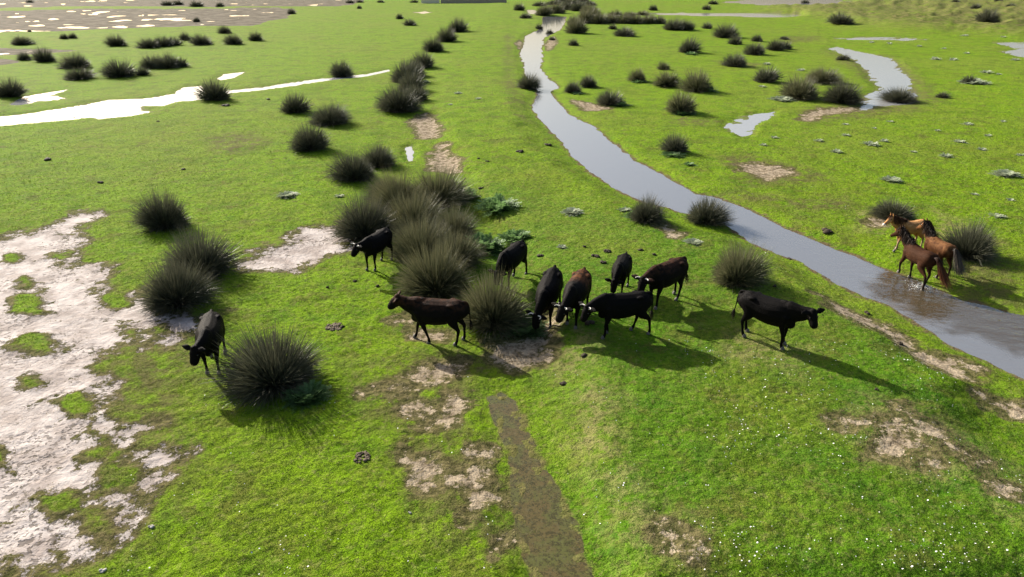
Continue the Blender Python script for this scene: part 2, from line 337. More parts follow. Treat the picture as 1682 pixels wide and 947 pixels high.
def mat_water(name, murk_sheen, clear, rscale, ripple, ior=1.40, stirred=None, weedy=False):
    k = NT(name); v = k.obj()
    if weedy:          # turf and silt showing through a few centimetres of water
        murk_sheen = k.mix(k.ramp(k.noise(1.3, 5, 0.7, vec=v), 0.42, 0.58), (0.090, 0.092, 0.026), (0.100, 0.076, 0.028))
        murk_sheen = k.mix(k.ramp(k.noise(13, 5, 0.75, vec=v), 0.38, 0.56), (0.045, 0.040, 0.014), murk_sheen)
        murk_sheen = k.mix(k.ramp(k.noise(21, 3, 0.7, vec=v), 0.55, 0.65, 0, 0.4), murk_sheen, (0.13, 0.125, 0.07))
    mp = k.n('ShaderNodeMapping'); k.l(v, mp.inputs['Vector']); mp.inputs['Rotation'].default_value = (0, 0, 0.6); mp.inputs['Scale'].default_value = (1, 1.8, 1)
    n1 = k.noise(rscale, 3, 0.5, vec=mp.outputs[0]); n2 = k.noise(rscale * 4.5, 2, 0.5, vec=v)
    h = k.math('ADD', n1, k.math('MULTIPLY', n2, 0.3))
    a = k.n('ShaderNodeAttribute', attribute_name='ripple').outputs['Fac']
    nb = k.n('ShaderNodeBump'); nb.inputs['Distance'].default_value = 0.06; k.l(h, nb.inputs['Height'])
    k.put(nb.inputs['Strength'], k.math('ADD', ripple, k.math('MULTIPLY', a, 0.75)))
    gl = k.n('ShaderNodeBsdfGlossy'); gl.inputs['Roughness'].default_value = 0.04; gl.inputs['Color'].default_value = (1, 1, 1, 1); k.l(nb.outputs[0], gl.inputs['Normal'])
    df = k.n('ShaderNodeBsdfDiffuse'); k.put(df.inputs['Color'], k.mix(k.ramp(k.math('ADD', a, k.math('MULTIPLY', k.math('SUBTRACT', k.noise(0.9, 4, 0.6, vec=v), 0.5), 1.2)), 0.50, 0.95), murk_sheen, stirred) if stirred else murk_sheen)
    tr = k.n('ShaderNodeBsdfTransparent'); tr.inputs['Color'].default_value = (0.93, 0.88, 0.78, 1)
    ms = k.n('ShaderNodeMixShader'); ms.inputs[0].default_value = clear; k.l(df.outputs[0], ms.inputs[1]); k.l(tr.outputs[0], ms.inputs[2])
    fz = k.n('ShaderNodeFresnel'); fz.inputs['IOR'].default_value = ior; k.l(nb.outputs[0], fz.inputs['Normal'])
    m2 = k.n('ShaderNodeMixShader'); k.l(fz.outputs[0], m2.inputs[0]); k.l(ms.outputs[0], m2.inputs[1]); k.l(gl.outputs[0], m2.inputs[2])
    return k.done(m2.outputs[0])

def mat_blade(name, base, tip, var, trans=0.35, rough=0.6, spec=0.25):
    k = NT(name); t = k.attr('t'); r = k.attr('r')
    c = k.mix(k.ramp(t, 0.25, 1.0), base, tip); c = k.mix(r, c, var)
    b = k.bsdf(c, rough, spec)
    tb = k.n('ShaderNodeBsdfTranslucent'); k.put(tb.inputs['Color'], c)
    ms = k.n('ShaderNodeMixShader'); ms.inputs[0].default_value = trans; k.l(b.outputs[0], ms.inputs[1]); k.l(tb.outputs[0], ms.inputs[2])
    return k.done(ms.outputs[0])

M_GROUND = mat_ground()
M_STREAM = mat_water('stream_water', (0.165, 0.168, 0.174), 0.12, 1.6, 0.06, 2.15, (0.075, 0.058, 0.034))  # pale grey is silt plus sky reflection put into the diffuse colour
M_POOL = mat_water('pool_water', (0.30, 0.302, 0.30), 0.1, 2.2, 0.04, 1.36)  # near-white diffuse colour carries bright sky reflection as well as silt
M_FLOOD = mat_water('flooded_turf_water', (0.12, 0.12, 0.095), 0.12, 2.0, 0.03, 1.36, None, True)

# ------------------------------------------------------------------ the land
def build_ground():
    dep = np.concatenate([np.radians(np.linspace(88, 52, 30))[:-1], np.radians(np.linspace(52, 1.55, 640)), np.radians([1.2, 0.95, 0.7, 0.5, 0.35, 0.25, 0.15])])
    yr = CAM_H / np.tan(dep)
    s = np.linspace(-0.86, 0.86, 640)
    s = np.concatenate([[-3.0, -2.0, -1.5, -1.2, -1.0], s, [1.0, 1.2, 1.5, 2.0, 3.0]])
    wv = np.hypot(yr, CAM_H * 0.9)
    X = s[None, :] * wv[:, None]; Y = np.repeat(yr[:, None], len(s), 1)
    back = -np.array([60., 20, 8, 3])
    Xb = s[None, :] * wv[0] * np.array([6, 3, 1.7, 1.2])[:, None]; Yb = np.repeat(back[:, None], len(s), 1)
    X = np.vstack([Xb, X]); Y = np.vstack([Yb, Y])
    Z, mk = ground(X.ravel(), Y.ravel(), True)
    n, m = X.shape
    global GX, GY, GZ; GX, GY, GZ = X, Y[:, 0].copy(), Z.reshape(n, m)
    i = np.arange(n * m).reshape(n, m)
    F = np.stack([i[:-1, :-1].ravel(), i[:-1, 1:].ravel(), i[1:, 1:].ravel(), i[1:, :-1].ravel()], 1)
    me = mesh_np('ground', np.stack([X.ravel(), Y.ravel(), Z], 1), F, M_GROUND, True, mk)
    return tag(link('ground', me), 'green salt meadow with sand flats and a low grassy bank', kind='structure')
build_ground()

def hull(P):
    P = sorted(map(tuple, P))
    def half(pts):
        h = []
        for p in pts:
            while len(h) >= 2 and (h[-1][0]-h[-2][0])*(p[1]-h[-2][1]) - (h[-1][1]-h[-2][1])*(p[0]-h[-2][0]) <= 0: h.pop()
            h.append(p)
        return h
    a = half(P); b = half(P[::-1]); return np.array(a[:-1] + b[:-1])

def sheet(name, P, z, mat, label):
    bm = bmesh.new(); vs_ = [bm.verts.new((x, y, z)) for x, y in P]
    bm.faces.new(vs_); bmesh.ops.recalc_face_normals(bm, faces=bm.faces)
    for f in bm.faces:
        if f.normal.z < 0: f.normal_flip()
    bmesh.ops.triangulate(bm, faces=bm.faces)
    me = bpy.data.meshes.new(name); bm.to_mesh(me); bm.free(); me.materials.append(mat)
    return tag(link(name, me), label, kind='structure')

def build_stream():
    L = poly(LB, WL_STREAM); Rr = poly(RB, WL_STREAM)
    def res(P, n):
        d = np.concatenate([[0], np.cumsum(np.hypot(*np.diff(P, axis=0).T))]); t = np.linspace(0, 1, n) ** 1.0
        return np.stack([np.interp(t * d[-1], d, P[:, 0]), np.interp(t * d[-1], d, P[:, 1])], 1)
    L = res(L, 160); Rr = res(Rr, 160); D = Rr - L; D /= np.linalg.norm(D, axis=1)[:, None]
    L = L - D * 1.0; Rr = Rr + D * 1.0
    t = np.linspace(0, 1, 13)
    V = L[:, None, :] * (1 - t)[None, :, None] + Rr[:, None, :] * t[None, :, None]
    n, m = V.shape[:2]; V = V.reshape(-1, 2)
    hx, hy, _ = gp(1512, 482)
    d = np.hypot(V[:, 0] - hx - 0.8, V[:, 1] - hy + 0.6)
    rip = sstep(5.5, 0.6, d) + 0.6 * sstep(hx - 1.5, hx + 2.0, V[:, 0])
    i = np.arange(n * m).reshape(n, m)
    F = np.stack([i[:-1, :-1].ravel(), i[1:, :-1].ravel(), i[1:, 1:].ravel(), i[:-1, 1:].ravel()], 1)
    me = mesh_np('stream', np.column_stack([V, np.full(len(V), WL_STREAM)]), F, M_STREAM, True, {'ripple': np.clip(rip, 0, 1.3)})
    return tag(link('stream', me), 'shallow stream winding through the meadow, rippled where the horses cross', kind='structure')
build_stream()
sheet('flooded_track', PUDDLE + (PUDDLE - PUDDLE.mean(0)) * 0.06, WL_PUDDLE, M_FLOOD, 'long shallow puddle over flooded turf beside the bank')
POOL_LABEL = {'a': 'long bright shallow pool crossing the meadow past a lone tussock', 'b': 'small bright pool just behind the long shallow pool', 'c': 'ragged bright pool beside a dark tussock at the meadow edge',
  'd': 'curved bright pool winding between rush tussocks and bare mud', 'e': 'small ragged puddle half overgrown with turf', 'f': 'thin straight strip of water before the dunes', 'g': 'wide shining water beyond the low dunes',
  'h': 'bright pool at the foot of the dune slope', 'i': 'small shining puddle near the far wall', 'j': 'upper reach of the stream among dense tussocks', 'k': 'tiny oval puddle beside the trodden soil', 'l': 'thin trickle of water along the dune foot'}
for k_, (P, rg, w) in POOL_P.items():
    sheet('pool', hull(P), WL_POOL[k_], M_POOL, POOL_LABEL[k_])
for i, P in enumerate(MUDF_P):
    H_ = hull(P)
    sheet('mudflat_water', H_, WL_MUD - 0.0006 * i, M_POOL, ['streaks of standing water on the brown mudflat', 'far streaks of water on the mud beyond the grass strip', 'shallow water on the mud among the tussocks', 'small wet hollow of mud by two tussocks'][i])

# ------------------------------------------------------------------ short turf (real blades near the camera)
M_TURF = mat_blade('turf_blades', (0.056, 0.115, 0.003), (0.150, 0.265, 0.007), (0.19, 0.165, 0.06), 0.42)
def build_turf(N=560000):
    dep = rng.uniform(R(10.5), R(52), N); y = CAM_H / np.tan(dep); x = rng.uniform(-0.84, 0.84, N) * np.hypot(y, 9.0)
    z, mk = ground(x, y, True)
    bare = np.maximum.reduce([mk['sand'] * 1.25, mk['soil'] * 1.25, mk['bed'] * 1.3, sstep(0.0, 1.0, mk['pud']) * 0.80, mk['pool'] * 1.3, mk['mudflat'] * 1.2])
    clump = fbm(x, y, 2.6, 3, 101)
    keep = rng.uniform(0, 1, N) > np.clip(bare + 0.25 * clump * (bare > .05), 0, 0.985)
    keep &= rng.uniform(-0.9, 0.55, N) < clump + 0.5
    x, y, z = x[keep], y[keep], z[keep]; n = len(x); clump = clump[keep]; mk = {a: b[keep] for a, b in mk.items()}
    dist = np.sqrt(x * x + y * y + 100); sc = np.clip(dist / 20, 0.75, 2.2)
    h = rng.uniform(0.018, 0.045, n) * (1 + 0.5 * clump) * sc ** 0.6; w = rng.uniform(0.004, 0.009, n) * sc
    a = rng.uniform(0, 2 * math.pi, n); tilt = rng.uniform(0.2, 1.1, n); b = rng.uniform(0, 2 * math.pi, n)
    z = np.where(mk['pud'] > 0.5, np.maximum(z, WL_PUDDLE - 0.004), z)
    B = np.stack([x, y, z - 0.004], 1); S = np.stack([np.cos(a) * w, np.sin(a) * w, np.zeros(n)], 1)
    T = B + np.stack([np.cos(b) * np.sin(tilt) * h, np.sin(b) * np.sin(tilt) * h, np.cos(tilt) * h + 0.004], 1)
    V = np.stack([B - S, B + S, T], 1).reshape(-1, 3); F = np.arange(3 * n).reshape(n, 3)
    t = np.tile([0.2, 0.2, 1.0], n)
    r = np.clip(rng.beta(1.2, 3.2, n) + 1.1 * sstep(0.0, 0.22, np.maximum(mk['sand'], mk['soil'])) + 0.5 * mk['pud'] + 0.45 * mk['dry'] + 0.3 * mk['mud'] - 0.1 * mk['lush'], 0, 0.9)
    l = np.clip(mk['lush'] * 0.8 + rng.normal(0, 0.12, n) + 0.25 * clump, 0, 1)
    me = mesh_np('turf', V, F, M_TURF, False, {'t': t, 'r': np.repeat(r, 3), 'lush': np.repeat(l, 3)})
    tag(link('turf', me), 'short grazed green grass covering the meadow', 'grass', kind='stuff')
k_ = M_TURF.node_tree
def lushen(mat, deep):
    nt_ = mat.node_tree; at = nt_.nodes.new('ShaderNodeAttribute'); at.attribute_name = 'lush'
    mx = nt_.nodes.new('ShaderNodeMix'); mx.data_type = 'RGBA'; mx.inputs['B'].default_value = (*deep, 1)
    nt_.links.new(at.outputs['Fac'], mx.inputs['Factor'])
    for l_ in list(nt_.links):
        if l_.to_node.type in ('BSDF_PRINCIPLED', 'BSDF_TRANSLUCENT') and l_.to_socket.name in ('Base Color', 'Color'):
            src = l_.from_socket; to = l_.to_socket; nt_.links.remove(l_); nt_.links.new(mx.outputs['Result'], to); last = src
    nt_.links.new(last, mx.inputs['A'])
lushen(M_TURF, (0.070, 0.172, 0.010))
build_turf()

# ------------------------------------------------------------------ rush tussocks
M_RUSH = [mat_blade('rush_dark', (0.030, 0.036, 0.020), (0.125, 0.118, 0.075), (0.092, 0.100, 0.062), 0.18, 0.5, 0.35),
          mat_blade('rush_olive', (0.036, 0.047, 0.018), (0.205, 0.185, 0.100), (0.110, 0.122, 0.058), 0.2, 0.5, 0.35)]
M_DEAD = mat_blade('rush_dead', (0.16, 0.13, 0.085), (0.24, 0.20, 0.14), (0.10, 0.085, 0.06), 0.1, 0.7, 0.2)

def blades(N, seed, lean=(0.06, 1.0), length=(0.72, 1.05), width=0.0065, base_r=0.30, seg=3, curve=0.22, droop=0.0):
    g = np.random.default_rng(seed)
    ct = g.uniform(lean[0], lean[1], N); st = np.sqrt(1 - ct * ct); ph = g.uniform(0, 2 * math.pi, N)
    lump = 1 + 0.16 * np.cos(ph - seed * 1.9) * st + 0.10 * np.sin(3 * ph + seed) + 0.07 * np.sin(5 * ph + 2.1 * seed) * st
    br = base_r * np.sqrt(g.uniform(0, 1, N)) * (0.35 + 0.65 * st)
    B = np.stack([np.cos(ph) * br, np.sin(ph) * br, np.full(N, -0.02)], 1)
    ph2 = ph + g.normal(0, 0.28, N)
    D = np.stack([np.cos(ph2) * st, np.sin(ph2) * st, ct], 1)
    L = g.uniform(*length, N) * lump - br * 0.6 * st
    U0 = D * 1.0; U0[:, 2] += curve * 1.2; U0 /= np.linalg.norm(U0, axis=1)[:, None]
    side = np.cross(D, g.normal(0, 1, (N, 3))); side /= np.linalg.norm(side, axis=1)[:, None] + 1e-9
    bend = g.exponential(1.0, N); ts = np.linspace(0, 1, seg + 1); V = []; T = []
    for q, t in enumerate(ts):
        C = B + L[:, None] * (U0 * t * (1 - t * 0.5) + D * t * t * 0.5)
        C[:, 2] -= droop * bend * t * t * st * L
        w = width * (1 - 0.75 * t)
        if q < seg: V += [C - side * w, C + side * w]; T += [t, t]
        else: V += [C]; T += [1.0]
    m = len(V); V = np.stack(V, 1).reshape(-1, 3); tt = np.tile(T, N)
    base = (np.arange(N) * m)[:, None]; F = []
    for q in range(seg - 1):
        a = 2 * q; F += [base + [a, a + 1, a + 3], base + [a, a + 3, a + 2]]
    a = 2 * (seg - 1); F += [base + [a, a + 1, a + 2]]
    F = np.concatenate(F, 0)
    V[:, 2] = np.maximum(V[:, 2], -0.02)
    return V, F, tt, np.repeat(g.beta(1.3, 2.2, N), m)

PROTO = {}
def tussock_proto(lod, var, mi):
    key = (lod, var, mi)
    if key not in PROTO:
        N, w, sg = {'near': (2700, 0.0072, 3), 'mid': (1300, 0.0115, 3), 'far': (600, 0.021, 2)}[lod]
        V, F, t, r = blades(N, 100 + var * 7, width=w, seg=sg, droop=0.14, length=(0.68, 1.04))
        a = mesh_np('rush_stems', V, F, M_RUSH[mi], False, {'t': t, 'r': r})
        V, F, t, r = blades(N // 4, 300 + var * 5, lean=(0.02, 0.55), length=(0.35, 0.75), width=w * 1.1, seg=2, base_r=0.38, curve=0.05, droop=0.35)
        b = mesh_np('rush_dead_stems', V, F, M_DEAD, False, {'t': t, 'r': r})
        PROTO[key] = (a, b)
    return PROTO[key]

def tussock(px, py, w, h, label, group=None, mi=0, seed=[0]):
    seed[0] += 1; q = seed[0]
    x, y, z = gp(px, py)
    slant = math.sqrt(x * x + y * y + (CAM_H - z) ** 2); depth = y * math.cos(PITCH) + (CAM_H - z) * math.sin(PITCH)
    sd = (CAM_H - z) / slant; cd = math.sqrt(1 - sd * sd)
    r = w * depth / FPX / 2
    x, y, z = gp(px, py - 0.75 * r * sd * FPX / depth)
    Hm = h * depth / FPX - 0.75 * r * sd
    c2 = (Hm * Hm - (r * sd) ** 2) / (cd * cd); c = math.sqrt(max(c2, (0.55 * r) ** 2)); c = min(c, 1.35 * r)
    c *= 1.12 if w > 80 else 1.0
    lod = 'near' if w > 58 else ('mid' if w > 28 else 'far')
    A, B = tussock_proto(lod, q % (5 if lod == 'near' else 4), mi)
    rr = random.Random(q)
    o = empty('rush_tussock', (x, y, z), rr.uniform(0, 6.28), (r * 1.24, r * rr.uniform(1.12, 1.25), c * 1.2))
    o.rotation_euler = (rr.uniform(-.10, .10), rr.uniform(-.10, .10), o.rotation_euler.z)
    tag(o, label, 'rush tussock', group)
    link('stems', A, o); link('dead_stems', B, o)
    return o

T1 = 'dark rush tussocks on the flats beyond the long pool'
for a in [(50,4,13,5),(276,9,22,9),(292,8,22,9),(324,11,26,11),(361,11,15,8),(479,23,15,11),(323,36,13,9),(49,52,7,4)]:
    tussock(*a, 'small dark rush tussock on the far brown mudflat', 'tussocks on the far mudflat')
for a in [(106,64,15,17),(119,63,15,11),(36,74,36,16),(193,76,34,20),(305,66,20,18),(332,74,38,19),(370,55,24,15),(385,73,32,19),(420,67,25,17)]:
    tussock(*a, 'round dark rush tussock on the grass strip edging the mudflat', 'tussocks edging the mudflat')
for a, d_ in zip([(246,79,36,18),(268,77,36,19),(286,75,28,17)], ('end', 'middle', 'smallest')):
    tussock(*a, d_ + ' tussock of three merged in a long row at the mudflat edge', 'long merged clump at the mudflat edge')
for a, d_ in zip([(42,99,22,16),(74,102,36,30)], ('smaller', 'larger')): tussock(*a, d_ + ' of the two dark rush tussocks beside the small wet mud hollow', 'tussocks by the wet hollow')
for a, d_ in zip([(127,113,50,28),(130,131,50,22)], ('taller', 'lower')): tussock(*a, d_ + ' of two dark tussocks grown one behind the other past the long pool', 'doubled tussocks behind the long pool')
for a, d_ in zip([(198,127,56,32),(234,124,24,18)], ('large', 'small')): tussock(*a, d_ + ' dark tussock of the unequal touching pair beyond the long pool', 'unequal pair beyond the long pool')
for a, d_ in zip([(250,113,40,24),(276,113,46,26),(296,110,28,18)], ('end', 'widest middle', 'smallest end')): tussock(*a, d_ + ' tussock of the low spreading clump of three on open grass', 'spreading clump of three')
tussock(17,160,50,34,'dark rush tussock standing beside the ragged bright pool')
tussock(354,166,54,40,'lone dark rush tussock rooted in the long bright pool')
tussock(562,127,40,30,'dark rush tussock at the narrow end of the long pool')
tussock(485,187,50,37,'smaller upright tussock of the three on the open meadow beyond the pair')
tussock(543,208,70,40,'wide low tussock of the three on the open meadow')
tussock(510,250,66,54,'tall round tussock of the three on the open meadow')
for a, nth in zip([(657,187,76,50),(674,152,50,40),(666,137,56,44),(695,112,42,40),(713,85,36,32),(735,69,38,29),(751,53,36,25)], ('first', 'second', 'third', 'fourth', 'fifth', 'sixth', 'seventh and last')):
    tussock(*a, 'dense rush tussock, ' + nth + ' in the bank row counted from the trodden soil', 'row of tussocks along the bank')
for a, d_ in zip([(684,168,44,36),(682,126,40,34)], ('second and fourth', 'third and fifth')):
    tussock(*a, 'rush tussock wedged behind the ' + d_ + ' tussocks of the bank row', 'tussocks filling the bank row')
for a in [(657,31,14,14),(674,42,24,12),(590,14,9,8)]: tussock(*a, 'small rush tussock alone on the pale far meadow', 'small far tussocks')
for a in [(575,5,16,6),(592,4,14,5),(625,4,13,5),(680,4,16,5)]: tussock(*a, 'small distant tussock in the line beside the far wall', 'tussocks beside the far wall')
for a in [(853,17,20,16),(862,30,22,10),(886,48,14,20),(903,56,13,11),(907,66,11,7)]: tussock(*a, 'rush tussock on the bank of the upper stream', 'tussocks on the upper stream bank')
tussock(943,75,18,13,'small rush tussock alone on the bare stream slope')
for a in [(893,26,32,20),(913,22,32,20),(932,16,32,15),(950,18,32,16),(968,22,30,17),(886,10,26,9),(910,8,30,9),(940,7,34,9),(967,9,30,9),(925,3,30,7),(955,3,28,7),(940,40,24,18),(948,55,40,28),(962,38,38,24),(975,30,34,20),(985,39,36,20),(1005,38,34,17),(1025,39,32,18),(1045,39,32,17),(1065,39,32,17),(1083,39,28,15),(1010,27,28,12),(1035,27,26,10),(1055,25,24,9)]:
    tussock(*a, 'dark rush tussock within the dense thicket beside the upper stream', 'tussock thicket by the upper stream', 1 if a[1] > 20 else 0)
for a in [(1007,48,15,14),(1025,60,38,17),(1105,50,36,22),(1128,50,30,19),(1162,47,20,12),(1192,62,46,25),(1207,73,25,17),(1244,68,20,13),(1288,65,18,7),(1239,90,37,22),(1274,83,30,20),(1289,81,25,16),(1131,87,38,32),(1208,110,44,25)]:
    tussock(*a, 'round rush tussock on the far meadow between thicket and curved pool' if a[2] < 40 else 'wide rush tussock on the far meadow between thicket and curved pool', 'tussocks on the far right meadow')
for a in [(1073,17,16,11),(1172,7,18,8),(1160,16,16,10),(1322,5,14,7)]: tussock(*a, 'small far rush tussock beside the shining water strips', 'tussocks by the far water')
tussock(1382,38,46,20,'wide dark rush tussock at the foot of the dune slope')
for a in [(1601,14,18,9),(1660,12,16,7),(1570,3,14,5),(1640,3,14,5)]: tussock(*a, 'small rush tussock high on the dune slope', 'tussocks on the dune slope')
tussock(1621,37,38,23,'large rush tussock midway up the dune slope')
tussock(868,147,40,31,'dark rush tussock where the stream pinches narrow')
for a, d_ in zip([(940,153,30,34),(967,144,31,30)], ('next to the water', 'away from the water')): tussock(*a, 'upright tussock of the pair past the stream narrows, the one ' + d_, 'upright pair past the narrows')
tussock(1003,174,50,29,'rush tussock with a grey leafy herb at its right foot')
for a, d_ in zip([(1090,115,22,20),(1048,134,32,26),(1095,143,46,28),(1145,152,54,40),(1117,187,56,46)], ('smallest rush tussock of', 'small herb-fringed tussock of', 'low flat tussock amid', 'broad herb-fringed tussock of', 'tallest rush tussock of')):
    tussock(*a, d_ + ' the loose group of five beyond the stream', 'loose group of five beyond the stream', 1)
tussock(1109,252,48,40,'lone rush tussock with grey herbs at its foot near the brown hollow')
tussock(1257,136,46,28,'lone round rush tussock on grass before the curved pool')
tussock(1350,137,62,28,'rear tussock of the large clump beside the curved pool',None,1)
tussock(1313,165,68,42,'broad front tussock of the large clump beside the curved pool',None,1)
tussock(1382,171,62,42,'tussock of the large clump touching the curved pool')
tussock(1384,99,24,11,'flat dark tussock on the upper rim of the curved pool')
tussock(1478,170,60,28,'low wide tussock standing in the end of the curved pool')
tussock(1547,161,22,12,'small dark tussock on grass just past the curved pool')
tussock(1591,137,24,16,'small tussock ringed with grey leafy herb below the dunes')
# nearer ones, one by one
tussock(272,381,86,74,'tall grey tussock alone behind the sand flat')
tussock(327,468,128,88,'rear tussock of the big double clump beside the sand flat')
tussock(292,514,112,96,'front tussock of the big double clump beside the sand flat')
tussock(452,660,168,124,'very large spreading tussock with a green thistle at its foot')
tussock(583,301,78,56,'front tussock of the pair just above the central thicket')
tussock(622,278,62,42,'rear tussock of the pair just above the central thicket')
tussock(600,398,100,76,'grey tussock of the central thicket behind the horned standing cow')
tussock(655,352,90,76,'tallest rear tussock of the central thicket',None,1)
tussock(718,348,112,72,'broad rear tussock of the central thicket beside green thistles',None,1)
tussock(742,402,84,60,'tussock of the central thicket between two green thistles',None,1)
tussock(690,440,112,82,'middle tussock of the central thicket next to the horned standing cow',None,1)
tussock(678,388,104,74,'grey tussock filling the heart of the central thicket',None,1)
tussock(748,446,86,66,'tussock of the central thicket below the tall green thistle',None,1)
tussock(637,338,70,52,'small tussock at the thicket corner nearest the tussock pair')
tussock(716,498,126,104,'large olive tussock directly behind the walking cow',None,1)
tussock(810,552,126,112,'large straw-tipped tussock between walking cow and grazing cows',None,1)
tussock(1060,368,62,56,'dark upright tussock on the near stream bank')
tussock(1158,374,74,56,'grey tussock leaning over the stream edge')
tussock(1210,476,94,80,'round olive tussock behind the cow that faces the stream',None,1)
tussock(1467,364,68,40,'low tussock just behind the chestnut foal')
tussock(1588,431,86,66,'bushy tussock just behind the bay horse')

# ------------------------------------------------------------------ leafy herbs
M_HERB = [mat_blade('herb_green', (0.060, 0.130, 0.028), (0.16, 0.28, 0.085), (0.20, 0.31, 0.125), 0.45, 0.55, 0.3),
          mat_blade('herb_grey', (0.20, 0.25, 0.14), (0.40, 0.46, 0.31), (0.50, 0.54, 0.40), 0.5, 0.6, 0.3)]
HP = {}
def herb_proto(lod, var, mi):
    key = (lod, var, mi)
    if key in HP: return HP[key]
    g = np.random.default_rng(900 + var); V = []; F = []; T = []; Rr = []
    nf, nl, lw = (190, 13, 0.030) if lod == 'near' else (60, 7, 0.075)
    for f in range(nf):
        a = g.uniform(0, 6.283); el = g.uniform(0.12, 1.35); L = g.uniform(0.55, 1.0); br = g.uniform(0, 0.45)
        d = np.array([math.cos(a) * math.cos(el), math.sin(a) * math.cos(el), math.sin(el) * 0.95]); s = np.array([-math.sin(a), math.cos(a), 0]); up = np.cross(d, s)
        p0 = np.array([math.cos(a) * br, math.sin(a) * br, 0.0]); rr = g.beta(1.5, 2)
        for q in range(1, nl + 1):
            t = q / nl; c = p0 + d * L * t + np.array([0, 0, -0.28]) * t * t * L
            c[2] = max(c[2], 0.01)
            for sg in (-1, 1):
                ll = 0.26 * (1.05 - t * 0.75) * g.uniform(0.7, 1.2)
                tip = c + s * sg * ll + d * ll * 0.55 + up * ll * g.uniform(-0.35, 0.5)
                k0 = len(V); V += [c - d * lw, c + d * lw, tip]; F.append((k0, k0 + 1, k0 + 2)); T += [t * .6, t * .6, t]; Rr += [rr] * 3
    V = np.array(V); V[:, 2] = np.maximum(V[:, 2], 0.0)
    HP[key] = mesh_np('herb_leaves', V, np.array(F), M_HERB[mi], False, {'t': T, 'r': Rr})
    return HP[key]
hq = [0]
def herb(px, py, w, h, label, group=None, mi=1):
    hq[0] += 1
    x, y, z = gp(px, py); depth = y * math.cos(PITCH) + (CAM_H - z) * math.sin(PITCH); r = w * depth / FPX / 2
    slant = math.sqrt(x * x + y * y + 100); sd = 10 / slant
    x, y, z = gp(px, py - 0.6 * r * sd * FPX / depth)
    hm = max(h * depth / FPX - 0.9 * r * sd, 0.38 * r); hm = min(hm, 1.0 * r)
    o = link('leafy_herb', herb_proto('near' if w > 34 else 'far', hq[0] % 3, mi))
    o.location = (x, y, z - 0.01); o.scale = (r * 0.95, r * 0.95 * random.uniform(.85, 1.0), hm); o.rotation_euler = (0, 0, random.uniform(0, 6.28))
    return tag(o, label, 'herb', group)
herb(503,668,86,54,'dark green thistle at the foot of the very large tussock',None,0)
herb(862,554,76,56,'dark green thistle in front of the cow grazing beside the straw-tipped tussock',None,0)
herb(818,350,78,42,'mounded grey-green thistle on the bank beside the central thicket',None,0)
herb(766,330,52,34,'thistle squeezed behind the rear of the central thicket',None,0)
herb(795,418,78,62,'tall dark green thistle in the middle of the central thicket edge',None,0)
herb(848,400,66,34,'pale feathery thistle just behind the grazing cow\'s rump',None,0)
herb(1045,360,44,18,'grey-green herb at the left foot of the stream bank tussock',None,0)
for a in [(940,352,40,13),(923,408,20,10),(1140,402,36,13),(472,324,36,13),(557,324,20,9),(1025,348,30,11)]: herb(*a, 'low grey-green herb patch on the turf around the herd', 'herbs on the near turf')
for a in [(1432,240,34,13),(1452,233,18,8),(1374,251,22,10),(1345,232,17,7),(1389,223,18,7),(1464,299,36,14),(1653,290,48,16),(1636,357,32,10),(1554,258,27,10),(1576,235,28,9),(1613,247,19,8),(1623,224,15,7),(1589,205,21,7),(1648,200,12,5),(1676,256,16,7),(1272,227,18,6),(1254,239,14,6),(1436,211,11,4),(1389,205,15,5),(1462,200,13,4),(1500,250,14,5),(1540,215,12,5),(1660,330,18,7),(1600,320,16,6)]:
    herb(*a, 'small grey-green herb patch scattered over the meadow right of the stream', 'herbs on the right meadow')
for a in [(1536,98,20,8),(1566,99,18,7),(1668,99,16,6),(1431,70,12,5),(1461,72,12,5),(1588,88,13,5),(1621,120,24,8),(1584,59,14,5),(1648,61,12,4),(1260,106,14,7),(1315,116,16,7),(1252,143,16,6),(1285,166,44,12),(1600,138,54,12),(1510,76,10,4),(1640,122,12,4),(1550,80,10,4)]:
    herb(*a, 'tiny grey herb patch on the far meadow below the dunes', 'herbs on the far meadow')
for a in [(1050,136,30,9),(1020,175,34,14),(1163,151,34,14),(1122,189,42,13),(1105,258,44,12),(948,155,24,7),(1135,90,26,9),(1132,273,28,11)]: herb(*a, 'grey-green herb growing at the foot of a tussock beyond the stream', 'herbs under the tussocks beyond the stream', 0)
for a in [(753,154,18,6),(785,163,15,6),(740,172,10,4),(700,136,16,10)]: herb(*a, 'small herb patch on the grassy bank beside the tussock row', 'herbs on the bank')

